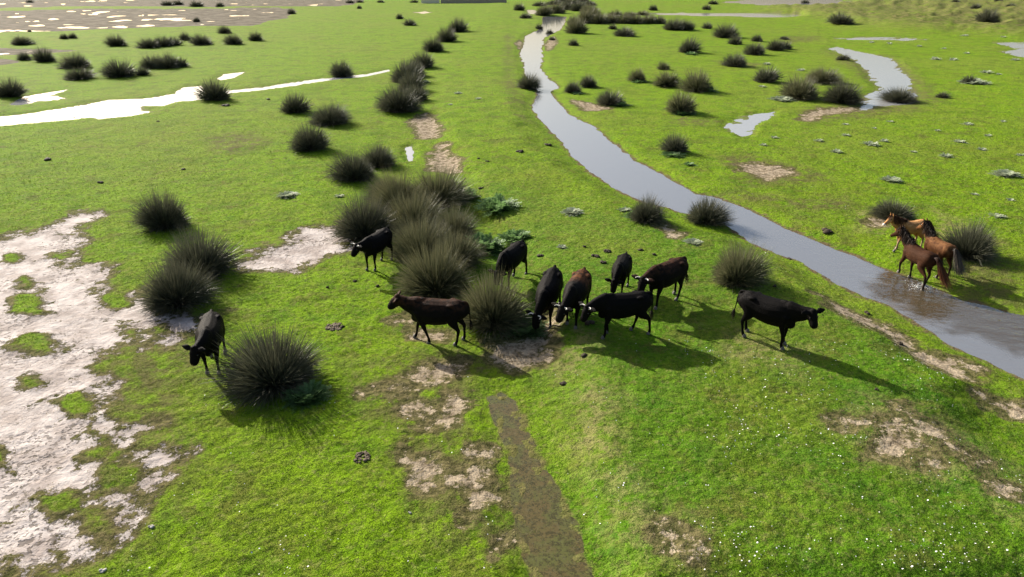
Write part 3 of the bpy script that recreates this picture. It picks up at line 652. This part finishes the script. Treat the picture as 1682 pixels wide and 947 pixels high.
# ------------------------------------------------------------------ dung, molehills, stones
def m_plain(name, c1, c2, scale, rough=0.8, spec=0.2):
    k = NT(name); v = k.obj(); n = k.noise(scale, 4, 0.65, vec=v)
    return k.done(k.bsdf(k.mix(n, c1, c2), rough, spec, k.bump(n, 0.6, 0.03)).outputs[0])
M_DUNG = m_plain('dung', (0.018, 0.014, 0.009), (0.06, 0.045, 0.026), 9)
M_EARTH = m_plain('turned_earth', (0.05, 0.038, 0.024), (0.14, 0.105, 0.07), 7)
M_STONE = m_plain('pale_stone', (0.26, 0.25, 0.22), (0.46, 0.44, 0.40), 8, 0.8)
def lump(name, mat, seed, r, hh, n=8, rough=0.25):
    bm = bmesh.new()
    g = random.Random(seed)
    for q in range(n):
        a = g.uniform(0, 6.28); d = r * (0.6 if n < 20 else 0.9) * math.sqrt(g.random()); s = r * g.uniform(0.3, 0.62) * (1.0 if n < 20 else 0.42)
        mtx = Matrix.Translation((math.cos(a) * d, math.sin(a) * d, hh * g.uniform(0.15, 0.5))) @ Matrix.Diagonal((s, s * g.uniform(.7, 1), hh * g.uniform(.5, .9), 1))
        bmesh.ops.create_icosphere(bm, subdivisions=2, radius=1.0, matrix=mtx)
    for v in bm.verts:
        v.co += v.normal * g.uniform(-1, 1) * rough * r * 0.18
        v.co.z = max(v.co.z, -0.01)
    me = bpy.data.meshes.new(name); bm.to_mesh(me); bm.free(); me.materials.append(mat)
    for p in me.polygons: p.use_smooth = True
    return me
DUNG = [lump('dung', M_DUNG, s, 0.16, 0.07) for s in range(4)]
def dung(px, py, w, label, group, q=[0]):
    q[0] += 1; x, y, z = gp(px, py); depth = y * math.cos(PITCH) + 10 * math.sin(PITCH)
    s = w * depth / FPX / 2 / 0.15
    o = link('dung_pile', DUNG[q[0] % 4]); o.location = (x, y, z); o.scale = (s, s, min(max(s, .7), 1.3)); o.rotation_euler = (0, 0, q[0] * 1.7)
    tag(o, label, 'dung', group)
for a in [(888,421,13),(978,421,13),(998,413,14),(991,431,12),(1053,411,10),(1060,457,12),(1075,418,7),(960,405,6)]: dung(*a, 'dark dung pat on the turf just behind the herd', 'dung behind the herd')
dung(961,584,13,'dark dung pat on the bank before the standing side-on cow', None)
dung(968,531,16,'dark dung heap by the feet of the brown-rumped cow', None)
dung(926,630,13,'dark dung pat at the top of the slope above the puddle', None)
for a in [(583,462,7),(563,537,9),(620,470,6),(538,472,5)]: dung(*a, 'small dung pat on grass left of the central thicket', 'dung left of the thicket')
for a in [(1272,470,8),(1297,425,9),(1424,514,11),(1478,564,11),(1357,380,22),(1440,640,8)]: dung(*a, 'dung pat on grass along the stream', 'dung along the stream')
for a in [(441,163,8),(301,278,8),(78,262,14),(260,199,6),(900,238,12),(853,249,14),(800,265,7),(786,260,5),(790,309,8),(370,173,14),(165,300,10),(122,193,6)]: dung(*a, 'small dark dung pat out on the open meadow', 'dung on the open meadow')
def heap(px, py, r, hh, mat, label, name, cat, n=14, seed=3):
    x, y, z = gp(px, py); o = link(name, lump(name, mat, seed, r, hh, n, 0.4)); o.location = (x, y, z); tag(o, label, cat)
heap(550,537,0.28,0.03,M_EARTH,'flat heap of dark trampled earth between large tussock and walking cow','earth_heap','earth',40)
heap(594,751,0.20,0.022,M_EARTH,'small brown earth mound on the near grass','earth_heap','earth',34,5)
heap(674,842,0.045,0.03,M_STONE,'small white stone on the near grass','stone','stone',4,6)
heap(248,866,0.075,0.03,M_STONE,'flat pale grey stone at the edge of the sand','stone','stone',5,8)
heap(170,937,0.075,0.03,M_STONE,'pale stone on the grass by the sand corner','stone','stone',5,9)

# white daisies and pale fragments sprinkled over the turf
def build_flowers(N=1000):
    M = m_plain('daisy_petals', (0.62, 0.62, 0.60), (0.82, 0.82, 0.80), 30, 0.7)
    zones = [(960,1682,560,947,0.72),(620,960,600,947,0.07),(200,560,640,947,0.07),(1180,1682,300,480,0.14)]
    V = []; F = []
    P = []
    for x0, x1, y0, y1, f in zones:
        n = int(N * f); px = rng.uniform(x0, x1, n * 4); py = rng.uniform(y0, y1, n * 4)
        g = np.array([px2g(a, b, 0.3 if x0 > 900 and y0 > 500 else 0.05) for a, b in zip(px, py)])
        c = fbm(g[:, 0], g[:, 1], 0.55, 3, 140); p = g[np.argsort(-(c + rng.normal(0, 0.28, len(c))))[:n]]
        P.append(p)
    P = np.vstack(P); z, mk = ground(P[:, 0], P[:, 1], True)
    ok = (mk['sand'] + mk['soil'] + mk['bed'] + mk['pud']) < 0.2; P = P[ok]; z = z[ok]
    for (x, y), zz in zip(P, z):
        r = 0.007 + 0.011 * rng.random() ** 2; h = rng.uniform(0.02, 0.045); tx, ty = rng.normal(0, 0.35, 2); k0 = len(V)
        V.append((x, y, zz + h + 0.004))
        for q in range(6):
            a = q * math.pi / 3; dx, dy = r * math.cos(a), r * math.sin(a); V.append((x + dx, y + dy, zz + h + tx * dx + ty * dy))
        for q in range(6): F.append((k0, k0 + 1 + q, k0 + 1 + (q + 1) % 6))
    tag(link('daisies', mesh_np('daisies', V, F, M)), 'tiny white daisies sprinkled over the short grass', 'flowers', kind='stuff')
build_flowers()

# ------------------------------------------------------------------ far wall
def far_wall():
    M1 = m_plain('pale_render', (0.70, 0.60, 0.44), (0.82, 0.72, 0.56), 1.5); M2 = m_plain('grey_stone_wall', (0.30, 0.24, 0.18), (0.46, 0.38, 0.29), 1.2)
    x0, y0, _ = gp(692, 5.0); x1, y1, _ = gp(722, 5.0); x2, y2, _ = gp(832, 4.0)
    def slab(name, a, b, h, th, mat, label, seed):
        g = random.Random(seed); bm = bmesh.new(); n = 24; L = (Vector((b[0], b[1], 0)) - Vector((a[0], a[1], 0))); nrm = Vector((-L.y, L.x, 0)).normalized() * th / 2
        prev = None
        for i in range(n + 1):
            p = Vector((a[0], a[1], 0)) + L * i / n; hh = h * (1 + g.uniform(-.08, .08)); zb = gz(p.x, p.y) - 0.4
            ring = [bm.verts.new(q) for q in ((p - nrm).to_tuple()[:2] + (zb,), (p - nrm).to_tuple()[:2] + (hh,), (p + nrm).to_tuple()[:2] + (hh,), (p + nrm).to_tuple()[:2] + (zb,))]
            if prev:
                for k in range(3): bm.faces.new((prev[k], prev[k + 1], ring[k + 1], ring[k]))
            else: bm.faces.new(ring)
            prev = ring
        bm.faces.new(prev[::-1]); bmesh.ops.recalc_face_normals(bm, faces=bm.faces)
        me = bpy.data.meshes.new(name); bm.to_mesh(me); bm.free(); me.materials.append(mat)
        tag(link(name, me), label, 'wall')
    slab('low_wall', (x0, y0), (x1, y1), 1.5, 0.5, M1, 'short pale wall among far tussocks at the meadow end', 2)
    slab('stone_wall', (x1 + 0.4, y1), (x2, y2), 1.3, 0.5, M2, 'long low grey-brown wall at the far end of the grassy bank', 4)
far_wall()
# ------------------------------------------------------------------ animals: one continuous body each, grown from posed limbs
def crom(P, n):
    P = np.asarray(P, float); Q = np.vstack([2 * P[0] - P[1], P, 2 * P[-1] - P[-2]]); out = []
    for i in range(1, len(Q) - 2):
        for t in np.linspace(0, 1, n, endpoint=False):
            a, b, c, d = Q[i-1], Q[i], Q[i+1], Q[i+2]
            out.append(0.5 * (2*b + (c-a)*t + (2*a-5*b+4*c-d)*t*t + (3*b-a-3*c+d)*t**3))
    out.append(P[-1]); return np.array(out)

def tube(bm, pts, rad, lat=(0, 1, 0), sub=4, seg=14):
    rad = [(r, r) if isinstance(r, (int, float)) else r for r in rad]
    A = crom(np.hstack([np.asarray(pts, float), np.asarray(rad, float)]), sub); C = A[:, :3]; Rd = np.maximum(A[:, 3:], 0.006)
    T = np.gradient(C, axis=0); T /= np.linalg.norm(T, axis=1)[:, None]
    C = np.vstack([C[0] - T[0] * Rd[0].min() * .6, C, C[-1] + T[-1] * Rd[-1].min() * .6]); T = np.vstack([T[0], T, T[-1]]); Rd = np.vstack([Rd[0] * .6, Rd, Rd[-1] * .6])
    lat = np.asarray(lat, float); rings = []
    for c, t, (a, b) in zip(C, T, Rd):
        s = lat - lat.dot(t) * t; s /= np.linalg.norm(s); u = np.cross(t, s)
        rings.append([bm.verts.new(c + s * a * math.cos(w) + u * b * math.sin(w)) for w in np.linspace(0, 2 * math.pi, seg, endpoint=False)])
    for r0, r1 in zip(rings, rings[1:]):
        for i in range(seg): bm.faces.new((r0[i], r0[(i+1) % seg], r1[(i+1) % seg], r1[i]))
    bm.faces.new(rings[0][::-1]); bm.faces.new(rings[-1])

def blob(bm, c, r):
    bmesh.ops.create_icosphere(bm, subdivisions=3, radius=1.0, matrix=Matrix.Translation(c) @ Matrix.Diagonal((*r, 1)))

COW = dict(body=[(-.82,1.12,.10,.11),(-.75,1.08,.21,.23),(-.58,1.03,.275,.305),(-.30,.97,.30,.35),(.02,.935,.325,.385),(.30,.945,.305,.385),(.52,.97,.24,.355),(.68,.98,.175,.275),(.76,.97,.10,.18)],
  front=[(.50,.15,.98,.12,.17),(.47,.175,.74,.080,.105),(.50,.15,.43,.047,.052),(.49,.145,.24,.033,.036),(.49,.145,.12,.040,.042),(.52,.145,.045,.047,.055)],
  hind=[(-.54,.15,1.03,.13,.22),(-.46,.19,.78,.105,.165),(-.60,.175,.55,.050,.075),(-.645,.165,.47,.044,.058),(-.63,.165,.27,.033,.038),(-.61,.165,.12,.040,.043),(-.57,.165,.045,.047,.056)],
  neck0=(.58,0,1.08), neckl=.54, neckr=[(.18,.30),(.14,.225),(.100,.145)], headl=.39, headr=[(.110,.130),(.128,.150),(.120,.145),(.104,.126),(.106,.112),(.100,.096)])
HORSE = dict(body=[(-.72,1.10,.08,.09),(-.65,1.08,.19,.20),(-.46,1.06,.255,.275),(-.18,1.01,.255,.285),(.10,.985,.265,.305),(.32,1.01,.235,.315),(.48,1.04,.19,.30),(.60,1.02,.15,.24),(.69,.99,.09,.15)],
  front=[(.46,.13,1.0,.10,.15),(.44,.145,.76,.070,.095),(.46,.13,.43,.044,.049),(.455,.125,.24,.029,.032),(.455,.125,.13,.036,.038),(.49,.125,.04,.042,.050)],
  hind=[(-.46,.13,1.05,.12,.21),(-.38,.165,.80,.095,.155),(-.53,.15,.57,.046,.070),(-.585,.145,.50,.042,.052),(-.575,.145,.28,.030,.034),(-.56,.145,.14,.037,.039),(-.52,.145,.04,.043,.051)],
  neck0=(.50,0,1.15), neckl=.62, neckr=[(.13,.25),(.10,.19),(.078,.13)], headl=.50, headr=[(.080,.105),(.088,.130),(.076,.115),(.058,.082),(.052,.066),(.048,.050)])

def rot_xz(p, o, a):
    x, z = p[0] - o[0], p[2] - o[2]; return (o[0] + x * math.cos(a) + z * math.sin(a) * -1 * -1, p[1], o[2] - x * math.sin(a) + z * math.cos(a)) if False else (o[0] + x * math.cos(a) - z * math.sin(a), p[1], o[2] + x * math.sin(a) + z * math.cos(a))

def animal_parts(D, neck=(20, 0), head=(45, 0), swing=(0, 0, 0, 0), horse=False, tail=0.0, lift=(0, 0, 0, 0)):
    bm = bmesh.new(); info = {}
    tube(bm, [(x, 0, z) for x, z, a, b in D['body']], [(a, b) for x, z, a, b in D['body']])
    feet = []
    for q, (key, sg) in enumerate((('front', 1), ('front', -1), ('hind', 1), ('hind', -1))):
        J = [(x, y * sg, z) for x, y, z, a, b in D[key]]; rad = [(a, b) for x, y, z, a, b in D[key]]
        o = J[0]; a = math.radians(swing[q]); J = [J[0]] + [rot_xz(j, o, a * (0.55 if i == 1 else 1.0)) for i, j in enumerate(J[1:], 1)]
        k = (o[2] - 0.045 - lift[q]) / (o[2] - J[-1][2]); J = [J[0]] + [(j[0], j[1], o[2] - (o[2] - j[2]) * k) for j in J[1:]]
        if lift[q]: J[-3] = (J[-3][0] - .05, J[-3][1], J[-3][2]); J[-2] = (J[-2][0] - .12, J[-2][1], J[-2][2]); J[-1] = (J[-1][0] - .14, J[-1][1], J[-1][2])
        tube(bm, J, rad); feet.append(J[-1])
    if not horse:
        for sg in (1, -1):
            blob(bm, (-.42, .19 * sg, 1.225), (.11, .07, .055)); blob(bm, (-.74, .09 * sg, 1.18), (.06, .05, .06))
        blob(bm, (.42, 0, 1.225), (.20, .10, .14)); blob(bm, (-.55, 0, 1.235), (.20, .10, .10)); blob(bm, (.60, 0, .74), (.17, .085, .15)); blob(bm, (-.42, 0, .68), (.14, .12, .08))
    else:
        blob(bm, (.34, 0, 1.25), (.2, .07, .10)); 
        for sg in (1, -1): blob(bm, (-.52, .11 * sg, 1.10), (.2, .14, .2))
    # neck and head
    np_, ny = map(math.radians, neck); hp, hy = map(math.radians, head)
    n0 = np.array(D['neck0']); L = D['neckl']
    d1 = np.array([math.cos(np_ * .6) * math.cos(ny * .4), math.cos(np_ * .6) * math.sin(ny * .4), math.sin(np_ * .6)])
    d2 = np.array([math.cos(np_ * 1.2) * math.cos(ny), math.cos(np_ * 1.2) * math.sin(ny), math.sin(np_ * 1.2)])
    n1 = n0 + d1 * L * .5; n2 = n1 + d2 * L * .5
    tube(bm, [n0 - d1 * .12, n0, n1, n2], [(D['neckr'][0][0] * .9, D['neckr'][0][1] * .9)] + D['neckr'], lat=(-math.sin(ny * .6), math.cos(ny * .6), 0))
    hd = np.array([math.cos(-hp) * math.cos(hy), math.cos(-hp) * math.sin(hy), -math.sin(hp)]); hs = np.array([-math.sin(hy), math.cos(hy), 0]); hu = np.cross(hd, hs)
    p0 = n2 - hd * .04 + hu * .015; HL = D['headl']
    fr = [0, .2, .45, .7, .88, 1.0]
    tube(bm, [p0 + hd * HL * f - hu * .03 * f for f in fr], D['headr'], lat=hs)
    if horse:
        for sg in (1, -1):
            b0 = p0 + hs * .055 * sg + hu * .10 + hd * .02
            tube(bm, [b0, b0 + hu * .08 - hd * .02 + hs * .01 * sg, b0 + hu * .16 - hd * .01], [(.034, .026), (.036, .026), (.012, .012)], lat=hs, seg=10)
    else:
        for sg in (1, -1):
            b0 = p0 + hs * .09 * sg + hu * .045 + hd * .05
            tube(bm, [b0, b0 + hs * .12 * sg - hd * .03 + hu * .025, b0 + hs * .25 * sg - hd * .04 + hu * .03], [(.034, .030), (.082, .034), (.034, .022)], lat=hd, seg=10)
        blob(bm, tuple(p0 + hu * .09 + hd * .0), (.075, .075, .06)); blob(bm, tuple(p0 + hd * HL * .97 - hu * .035), (.085, .085, .075))
        r = D['body'][0]; tx = r[0]
        tube(bm, [(tx + .10, 0, 1.27), (tx - .02, 0, 1.25), (tx - .085, .3 * tail * .3, 1.08), (tx - .09, tail * .6 * .3, .85), (tx - .10 - .05 * abs(tail), tail * .3, .62)], [(.045, .04), (.036, .036), (.024, .024), (.020, .020), (.020, .020)], seg=10)
        info['tail'] = np.array((tx - .10 - .05 * abs(tail), tail * .3, .62))
    info.update(feet=feet, p0=p0, hd=hd, hs=hs, hu=hu, n0=n0, n1=n1, n2=n2, ny=ny)
    bmesh.ops.recalc_face_normals(bm, faces=bm.faces)
    me = bpy.data.meshes.new('tmp'); bm.to_mesh(me); bm.free()
    return me, info

def coat(name, c1, c2, back=None, rough=0.55, spec=0.03, points=None, zr=(0.98, 1.22), xr=None):
    k = NT(name); v = k.obj(); sx = k.n('ShaderNodeSeparateXYZ'); k.l(v, sx.inputs[0])
    mp = k.n('ShaderNodeMapping'); k.l(v, mp.inputs['Vector']); mp.inputs['Scale'].default_value = (1, 1, 0.35)
    n = k.noise(7, 4, 0.6, vec=v); hair = k.noise(70, 3, 0.6, vec=mp.outputs[0])
    c = k.mix(n, c1, c2)
    if back:
        m = k.math('MULTIPLY', k.ramp(k.math('ADD', sx.outputs[2], k.math('MULTIPLY', k.math('SUBTRACT', k.noise(4, 4, vec=v), .5), 0.5)), *zr), k.ramp(k.noise(9, 3, vec=v), .3, .62))
        if xr: m = k.math('MULTIPLY', m, k.ramp(sx.outputs[0], *xr))
        c = k.mix(m, c, back)
    if points: c = k.mix(k.ramp(sx.outputs[2], 0.42, 0.62), points, c)
    c = k.mix(k.ramp(hair, 0.5, 0.75, 0, 0.2), c, k.mix(0.3, c, (0.06, 0.05, 0.042)))
    nb = k.bump(k.math('ADD', hair, k.math('MULTIPLY', n, 0.8)), 0.5, 0.03)
    return k.done(k.bsdf(c, rough, spec, nb).outputs[0])
M_BLACK = coat('black_coat', (0.0035, 0.0032, 0.0032), (0.008, 0.0068, 0.0062))
M_BROWNB = coat('black_brown_coat', (0.0050, 0.0044, 0.0040), (0.011, 0.0085, 0.0072), (0.046, 0.021, 0.012), zr=(1.05, 1.32))
M_RUMP = coat('brown_rump_coat', (0.0050, 0.0044, 0.0040), (0.011, 0.0085, 0.0072), (0.10, 0.042, 0.018), zr=(0.9, 1.15), xr=(0.25, -0.15))
M_CHEST = coat('chestnut_coat', (0.27, 0.11, 0.032), (0.40, 0.185, 0.065), (0.48, 0.26, 0.11), points=(0.30, 0.20, 0.13))
M_DBAY = coat('dark_bay_coat', (0.024, 0.011, 0.006), (0.055, 0.023, 0.011), points=(0.014, 0.010, 0.008))
M_BAY = coat('bay_coat', (0.034, 0.014, 0.006), (0.072, 0.029, 0.012), (0.14, 0.066, 0.027), points=(0.016, 0.010, 0.008))
M_HOOF = m_plain('hoof_horn', (0.05, 0.045, 0.04), (0.16, 0.14, 0.12), 20, 0.5, 0.4)
M_HORN = m_plain('horn', (0.50, 0.46, 0.38), (0.72, 0.68, 0.60), 12, 0.4, 0.5)
M_EYE = m_plain('eye', (0.004, 0.003, 0.003), (0.008, 0.006, 0.005), 5, 0.08, 0.6)
M_MUZZ = m_plain('pale_muzzle', (0.55, 0.45, 0.38), (0.70, 0.62, 0.55), 9, 0.7)
def hair_mat(name, a, b): return mat_blade(name, a, b, tuple((x + y) / 2 for x, y in zip(a, b)), 0.1, 0.55, 0.15)
M_MANE_D = hair_mat('dark_mane', (0.010, 0.008, 0.007), (0.035, 0.022, 0.015)); M_TAIL_R = hair_mat('dark_russet_tail', (0.012, 0.009, 0.008), (0.17, 0.065, 0.030))
M_TAIL_G = hair_mat('grey_tipped_tail', (0.016, 0.012, 0.010), (0.16, 0.135, 0.11)); M_MANE_B = hair_mat('brown_mane', (0.035, 0.016, 0.009), (0.10, 0.045, 0.02))

def strands(roots, paths, w, seed, name, mat):
    """hair locks: each a thin strip along root + path points"""
    g = np.random.default_rng(seed); V = []; F = []; T = []; Rr = []
    for r, P in zip(roots, paths):
        pts = crom(np.vstack([r, P]), 3); n = len(pts); s = g.normal(0, 1, 3); s /= np.linalg.norm(s); q = g.random() * .6
        for i, p in enumerate(pts):
            t = i / (n - 1); k0 = len(V); ww = w * (1 - .7 * t)
            V += [p - s * ww, p + s * ww]; T += [t, t]; Rr += [q, q]
            if i: F.append((k0 - 2, k0 - 1, k0 + 1, k0))
    return mesh_np(name, np.array(V), np.array(F), mat, True, {'t': T, 'r': Rr})

def small_tube(name, pts, rad, mat, lat=(0, 1, 0), seg=8):
    bm = bmesh.new(); tube(bm, pts, rad, lat, 3, seg); me = bpy.data.meshes.new(name); bm.to_mesh(me); bm.free(); me.materials.append(mat)
    for p in me.polygons: p.use_smooth = True
    return me
def small_blob(name, c, r, mat):
    bm = bmesh.new(); bmesh.ops.create_icosphere(bm, subdivisions=2, radius=1.0, matrix=Matrix.Translation(c) @ Matrix.Diagonal((*r, 1))); me = bpy.data.meshes.new(name); bm.to_mesh(me); bm.free(); me.materials.append(mat)
    for p in me.polygons: p.use_smooth = True
    return me

def eyes_hooves(o, f, horse):
    for sg in (1, -1):
        e = f['p0'] + f['hd'] * (.16 if horse else .17) + f['hs'] * sg * (.080 if horse else .115) + f['hu'] * .045
        link('eye', small_blob('eye', tuple(e), (.022, .022, .022), M_EYE), o)
    for ft in f['feet']:
        b = bmesh.new(); tube(b, [(ft[0] - .005, ft[1], ft[2] + .035), (ft[0] + .008, ft[1], ft[2] + .0), (ft[0] + .014, ft[1], ft[2] - .030)], [(.044, .048), (.050, .058), (.054, .064)], (0, 1, 0), 2, 10)
        for v in b.verts: v.co.z = max(v.co.z, ft[2] - .047)
        me = bpy.data.meshes.new('hoof'); b.to_mesh(me); b.free(); me.materials.append(M_HOOF); link('hoof', me, o)

PENDING = []
def place(o, ff, hf, scale, D, dz=0.0):
    fx, fy, fz = gp(*ff); hx, hy, hz = gp(*hf)
    a = math.atan2(fy - hy, fx - hx); L = math.hypot(fx - hx, fy - hy)
    off = (D['front'][-1][0] + D['hind'][-1][0]) / 2 * scale
    cx = (fx + hx) / 2 - off * math.cos(a); cy = (fy + hy) / 2 - off * math.sin(a)
    s2 = (D['front'][-1][0] - D['hind'][-1][0]) / 2 * scale
    zf = gz(cx + math.cos(a) * (s2 + off), cy + math.sin(a) * (s2 + off)); zh = gz(cx - math.cos(a) * (s2 - off), cy - math.sin(a) * (s2 - off))
    o.location = (cx, cy, (zf + zh) / 2 + dz); o.rotation_euler = (0, -math.atan2(zf - zh, 2 * s2), a); o.scale = (scale, scale * 1.08, scale * 1.02)
    print('ANIMAL', o['label'][:40], 'foot span', round(L / scale, 2), 'heading', round(math.degrees(a)), 'at', [round(v, 1) for v in o.location])

def cow(ff, hf, label, mat, scale=1.0, horns=True, **pose):
    me, f = animal_parts(COW, **pose); o = empty('cow', (0, 0, 0)); tag(o, label, 'cow', 'herd of black cattle')
    tmp = bpy.data.objects.new('tmp_animal', me); COL.objects.link(tmp); PENDING.append((tmp, o, mat))
    eyes_hooves(o, f, False)
    if horns:
        for sg in (1, -1):
            b = f['p0'] + f['hs'] * .075 * sg + f['hu'] * .085 + f['hd'] * .01
            link('horn', small_tube('horn', [b, b + f['hs'] * .07 * sg + f['hu'] * .012, b + f['hs'] * .11 * sg + f['hu'] * .05 + f['hd'] * .03, b + f['hs'] * .10 * sg + f['hu'] * .10 + f['hd'] * .05], [.022, .018, .012, .005], M_HORN, tuple(f['hd'])), o)
    g = np.random.default_rng(len(PENDING)); n = 60; r0 = np.tile(f['tail'] + np.array([0, 0, .06]), (n, 1)) + g.normal(0, .012, (n, 3))
    link('tail_tuft', strands(r0, [np.array([r + [g.normal(0, .03), g.normal(0, .03), -.12], r + [g.normal(0, .035), g.normal(0, .035), -g.uniform(.2, .34)]]) for r in r0], .006, 5, 'tail_tuft', M_MANE_D), o)
    place(o, ff, hf, scale, COW); return o

def horse(ff, hf, label, mat, mane, tailm, scale=1.0, tail_to=(-.25, 0.1), dz=0.0, muzzle=False, mane_side=1, **pose):
    me, f = animal_parts(HORSE, horse=True, **pose); o = empty('horse', (0, 0, 0)); tag(o, label, 'horse', 'horses crossing the stream')
    tmp = bpy.data.objects.new('tmp_animal', me); COL.objects.link(tmp); PENDING.append((tmp, o, mat))
    eyes_hooves(o, f, True)
    g = np.random.default_rng(70 + len(PENDING)); side = np.array([-math.sin(f['ny']), math.cos(f['ny']), 0]) * mane_side
    roots = []; paths = []
    for q in range(520):
        t = g.random(); c = (f['n0'] + np.array([-.16, 0, .20])) * (1 - t) ** 2 + 2 * t * (1 - t) * (f['n1'] + np.array([-.12, 0, .15])) + t * t * (f['p0'] + f['hu'] * .11 - f['hd'] * .02)
        r = c + g.normal(0, .012, 3); s = side * (1 if g.random() < .85 else -1); l = g.uniform(.18, .34)
        roots.append(r); paths.append(np.array([r + s * .07 + [g.normal(0, .03), 0, .03], r + s * .12 + [g.normal(-.02, .04), g.normal(0, .02), -l]]))
    for q in range(70):
        r = f['p0'] + f['hu'] * .11 + g.normal(0, .02, 3); roots.append(r); paths.append(np.array([r + f['hd'] * .09 + f['hu'] * .02, r + f['hd'] * g.uniform(.15, .25) + f['hs'] * g.normal(0, .04) - f['hu'] * .01]))
    link('mane', strands(roots, paths, .009, 3, 'mane', mane), o)
    roots = []; paths = []
    for q in range(420):
        r = np.array([-.72, 0, 1.20]) + g.normal(0, .018, 3); e = g.normal(0, .055, 3); k = g.uniform(.7, 1.08)
        roots.append(r); paths.append(np.array([r + [-.10, e[1] * .4 + tail_to[1] * .1, .0], r + [-.17 + e[0] * .6 + tail_to[0] * .3, e[1] + tail_to[1] * .4, -.32 * k], r + [-.15 + tail_to[0] * k + e[0] * 1.3, e[1] * 1.5 + tail_to[1] * k, -.78 * k]]))
    link('tail', strands(roots, paths, .009, 4, 'tail', tailm), o)
    if muzzle:
        m = f['p0'] + f['hd'] * HORSE['headl'] * .95 - f['hu'] * .03
        link('pale_muzzle', small_blob('pale_muzzle', tuple(m), (.062, .062, .062), M_MUZZ), o)
    place(o, ff, hf, scale, HORSE, dz); return o

cow((351,612),(359,583),'black cow facing outward beside the very large tussock and the sand', M_BLACK, 1.0, False, neck=(0,-20), head=(60,-34), swing=(4,-3,0,6), tail=.1)
cow((688,559),(758,563),'dark brown-black cow walking past the large olive tussock', M_BROWNB, 1.04, False, neck=(22,0), head=(40,4), swing=(-16,14,4,-6), tail=-.1)
cow((610,444),(637,426),'horned black cow standing against the central thicket', M_BLACK, 0.95, True, neck=(10,-12), head=(48,-22), swing=(0,5,-3,8))
cow((824,477),(860,446),'black cow grazing with its head hidden behind the straw-tipped tussock', M_BLACK, 0.98, False, neck=(-46,0), head=(62,0), swing=(6,0,-8,10))
cow((895,538),(911,497),'horned black cow head-down in the thistle beside the straw-tipped tussock', M_BLACK, 1.04, True, neck=(-38,-16), head=(66,-20), swing=(3,-4,0,3))
cow((936,540),(957,503),'horned black cow with a reddish-brown rump lowering its head at the bank', M_RUMP, 1.02, True, neck=(-24,-12), head=(50,-20), swing=(5,-6,4,-6))
cow((1012,490),(1025,465),'small black cow half hidden behind the side-on cow', M_BLACK, 0.86, False, neck=(-30,-5), head=(66,-8), swing=(0,0,0,0))
cow((996,551),(1046,546),'black cow standing side-on with white-tipped hooves above the bank', M_BLACK, 0.98, True, neck=(-10,14), head=(55,26), swing=(6,-8,-14,10))
cow((1076,502),(1107,488),'white-horned cow with a brownish back at the far end of the herd', M_BROWNB, 1.03, True, neck=(0,6), head=(58,16), swing=(4,-4,12,-8), tail=.2)
cow((1284,569),(1222,548),'glossy black cow apart from the herd, facing the stream', M_BLACK, 1.02, False, neck=(16,2), head=(52,-34), swing=(0,4,0,4), tail=-.25)
horse((1468,411),(1508,408),'light chestnut foal with a pale muzzle on the far stream bank', M_CHEST, M_MANE_B, M_MANE_B, 0.90, muzzle=True, neck=(34,0), head=(26,10), swing=(10,-8,0,6))
horse((1482,452),(1515,473),'dark bay horse splashing out of the stream with a long russet tail', M_DBAY, M_MANE_D, M_TAIL_R, 1.0, tail_to=(-.38,-.22), dz=-0.02, neck=(40,8), head=(34,22), swing=(14,-10,-12,8), lift=(.10,0,0,0))
horse((1515,437),(1548,458),'bay horse with a grey-tipped tail between the foal and the tussock', M_BAY, M_MANE_D, M_TAIL_G, 0.96, tail_to=(-.30,-.15), neck=(40,4), head=(34,4), swing=(8,-8,2,-4))

for tmp, o, m in PENDING:
    md = tmp.modifiers.new('r', 'REMESH'); md.mode = 'VOXEL'; md.voxel_size = 0.021; md.use_smooth_shade = True
    sm = tmp.modifiers.new('s', 'SMOOTH'); sm.factor = 0.5; sm.iterations = 2
dg = bpy.context.evaluated_depsgraph_get()
for tmp, o, m in PENDING:
    me = bpy.data.meshes.new_from_object(tmp.evaluated_get(dg)); me.name = 'body'; me.materials.clear(); me.materials.append(m)
    me.polygons.foreach_set('use_smooth', np.ones(len(me.polygons), bool))
    link('body', me, o)
for tmp, o, m in PENDING:
    d = tmp.data; bpy.data.objects.remove(tmp); bpy.data.meshes.remove(d)

# water thrown up at the hooves
def splash():
    M = m_plain('foam', (0.55, 0.55, 0.53), (0.8, 0.8, 0.78), 20, 0.25, 0.5); x, y, _ = gp(1506, 474)
    bm = bmesh.new(); g = random.Random(4)
    for q in range(90):
        a = g.uniform(0, 6.28); d = abs(g.gauss(0, .22)); s = g.uniform(.006, .016)
        bmesh.ops.create_icosphere(bm, subdivisions=1, radius=s, matrix=Matrix.Translation((math.cos(a) * d, math.sin(a) * d * .8, WL_STREAM + abs(g.gauss(0.0, .10)) * math.exp(-d * 2))) @ Matrix.Diagonal((1.4, 1, 1, 1)))
    me = bpy.data.meshes.new('splash'); bm.to_mesh(me); bm.free(); me.materials.append(M); o = link('water_splash', me); o.location = (x, y, 0)
    tag(o, 'droplets splashed up around the dark bay horse\'s hind hooves', 'splash', kind='stuff')
splash()
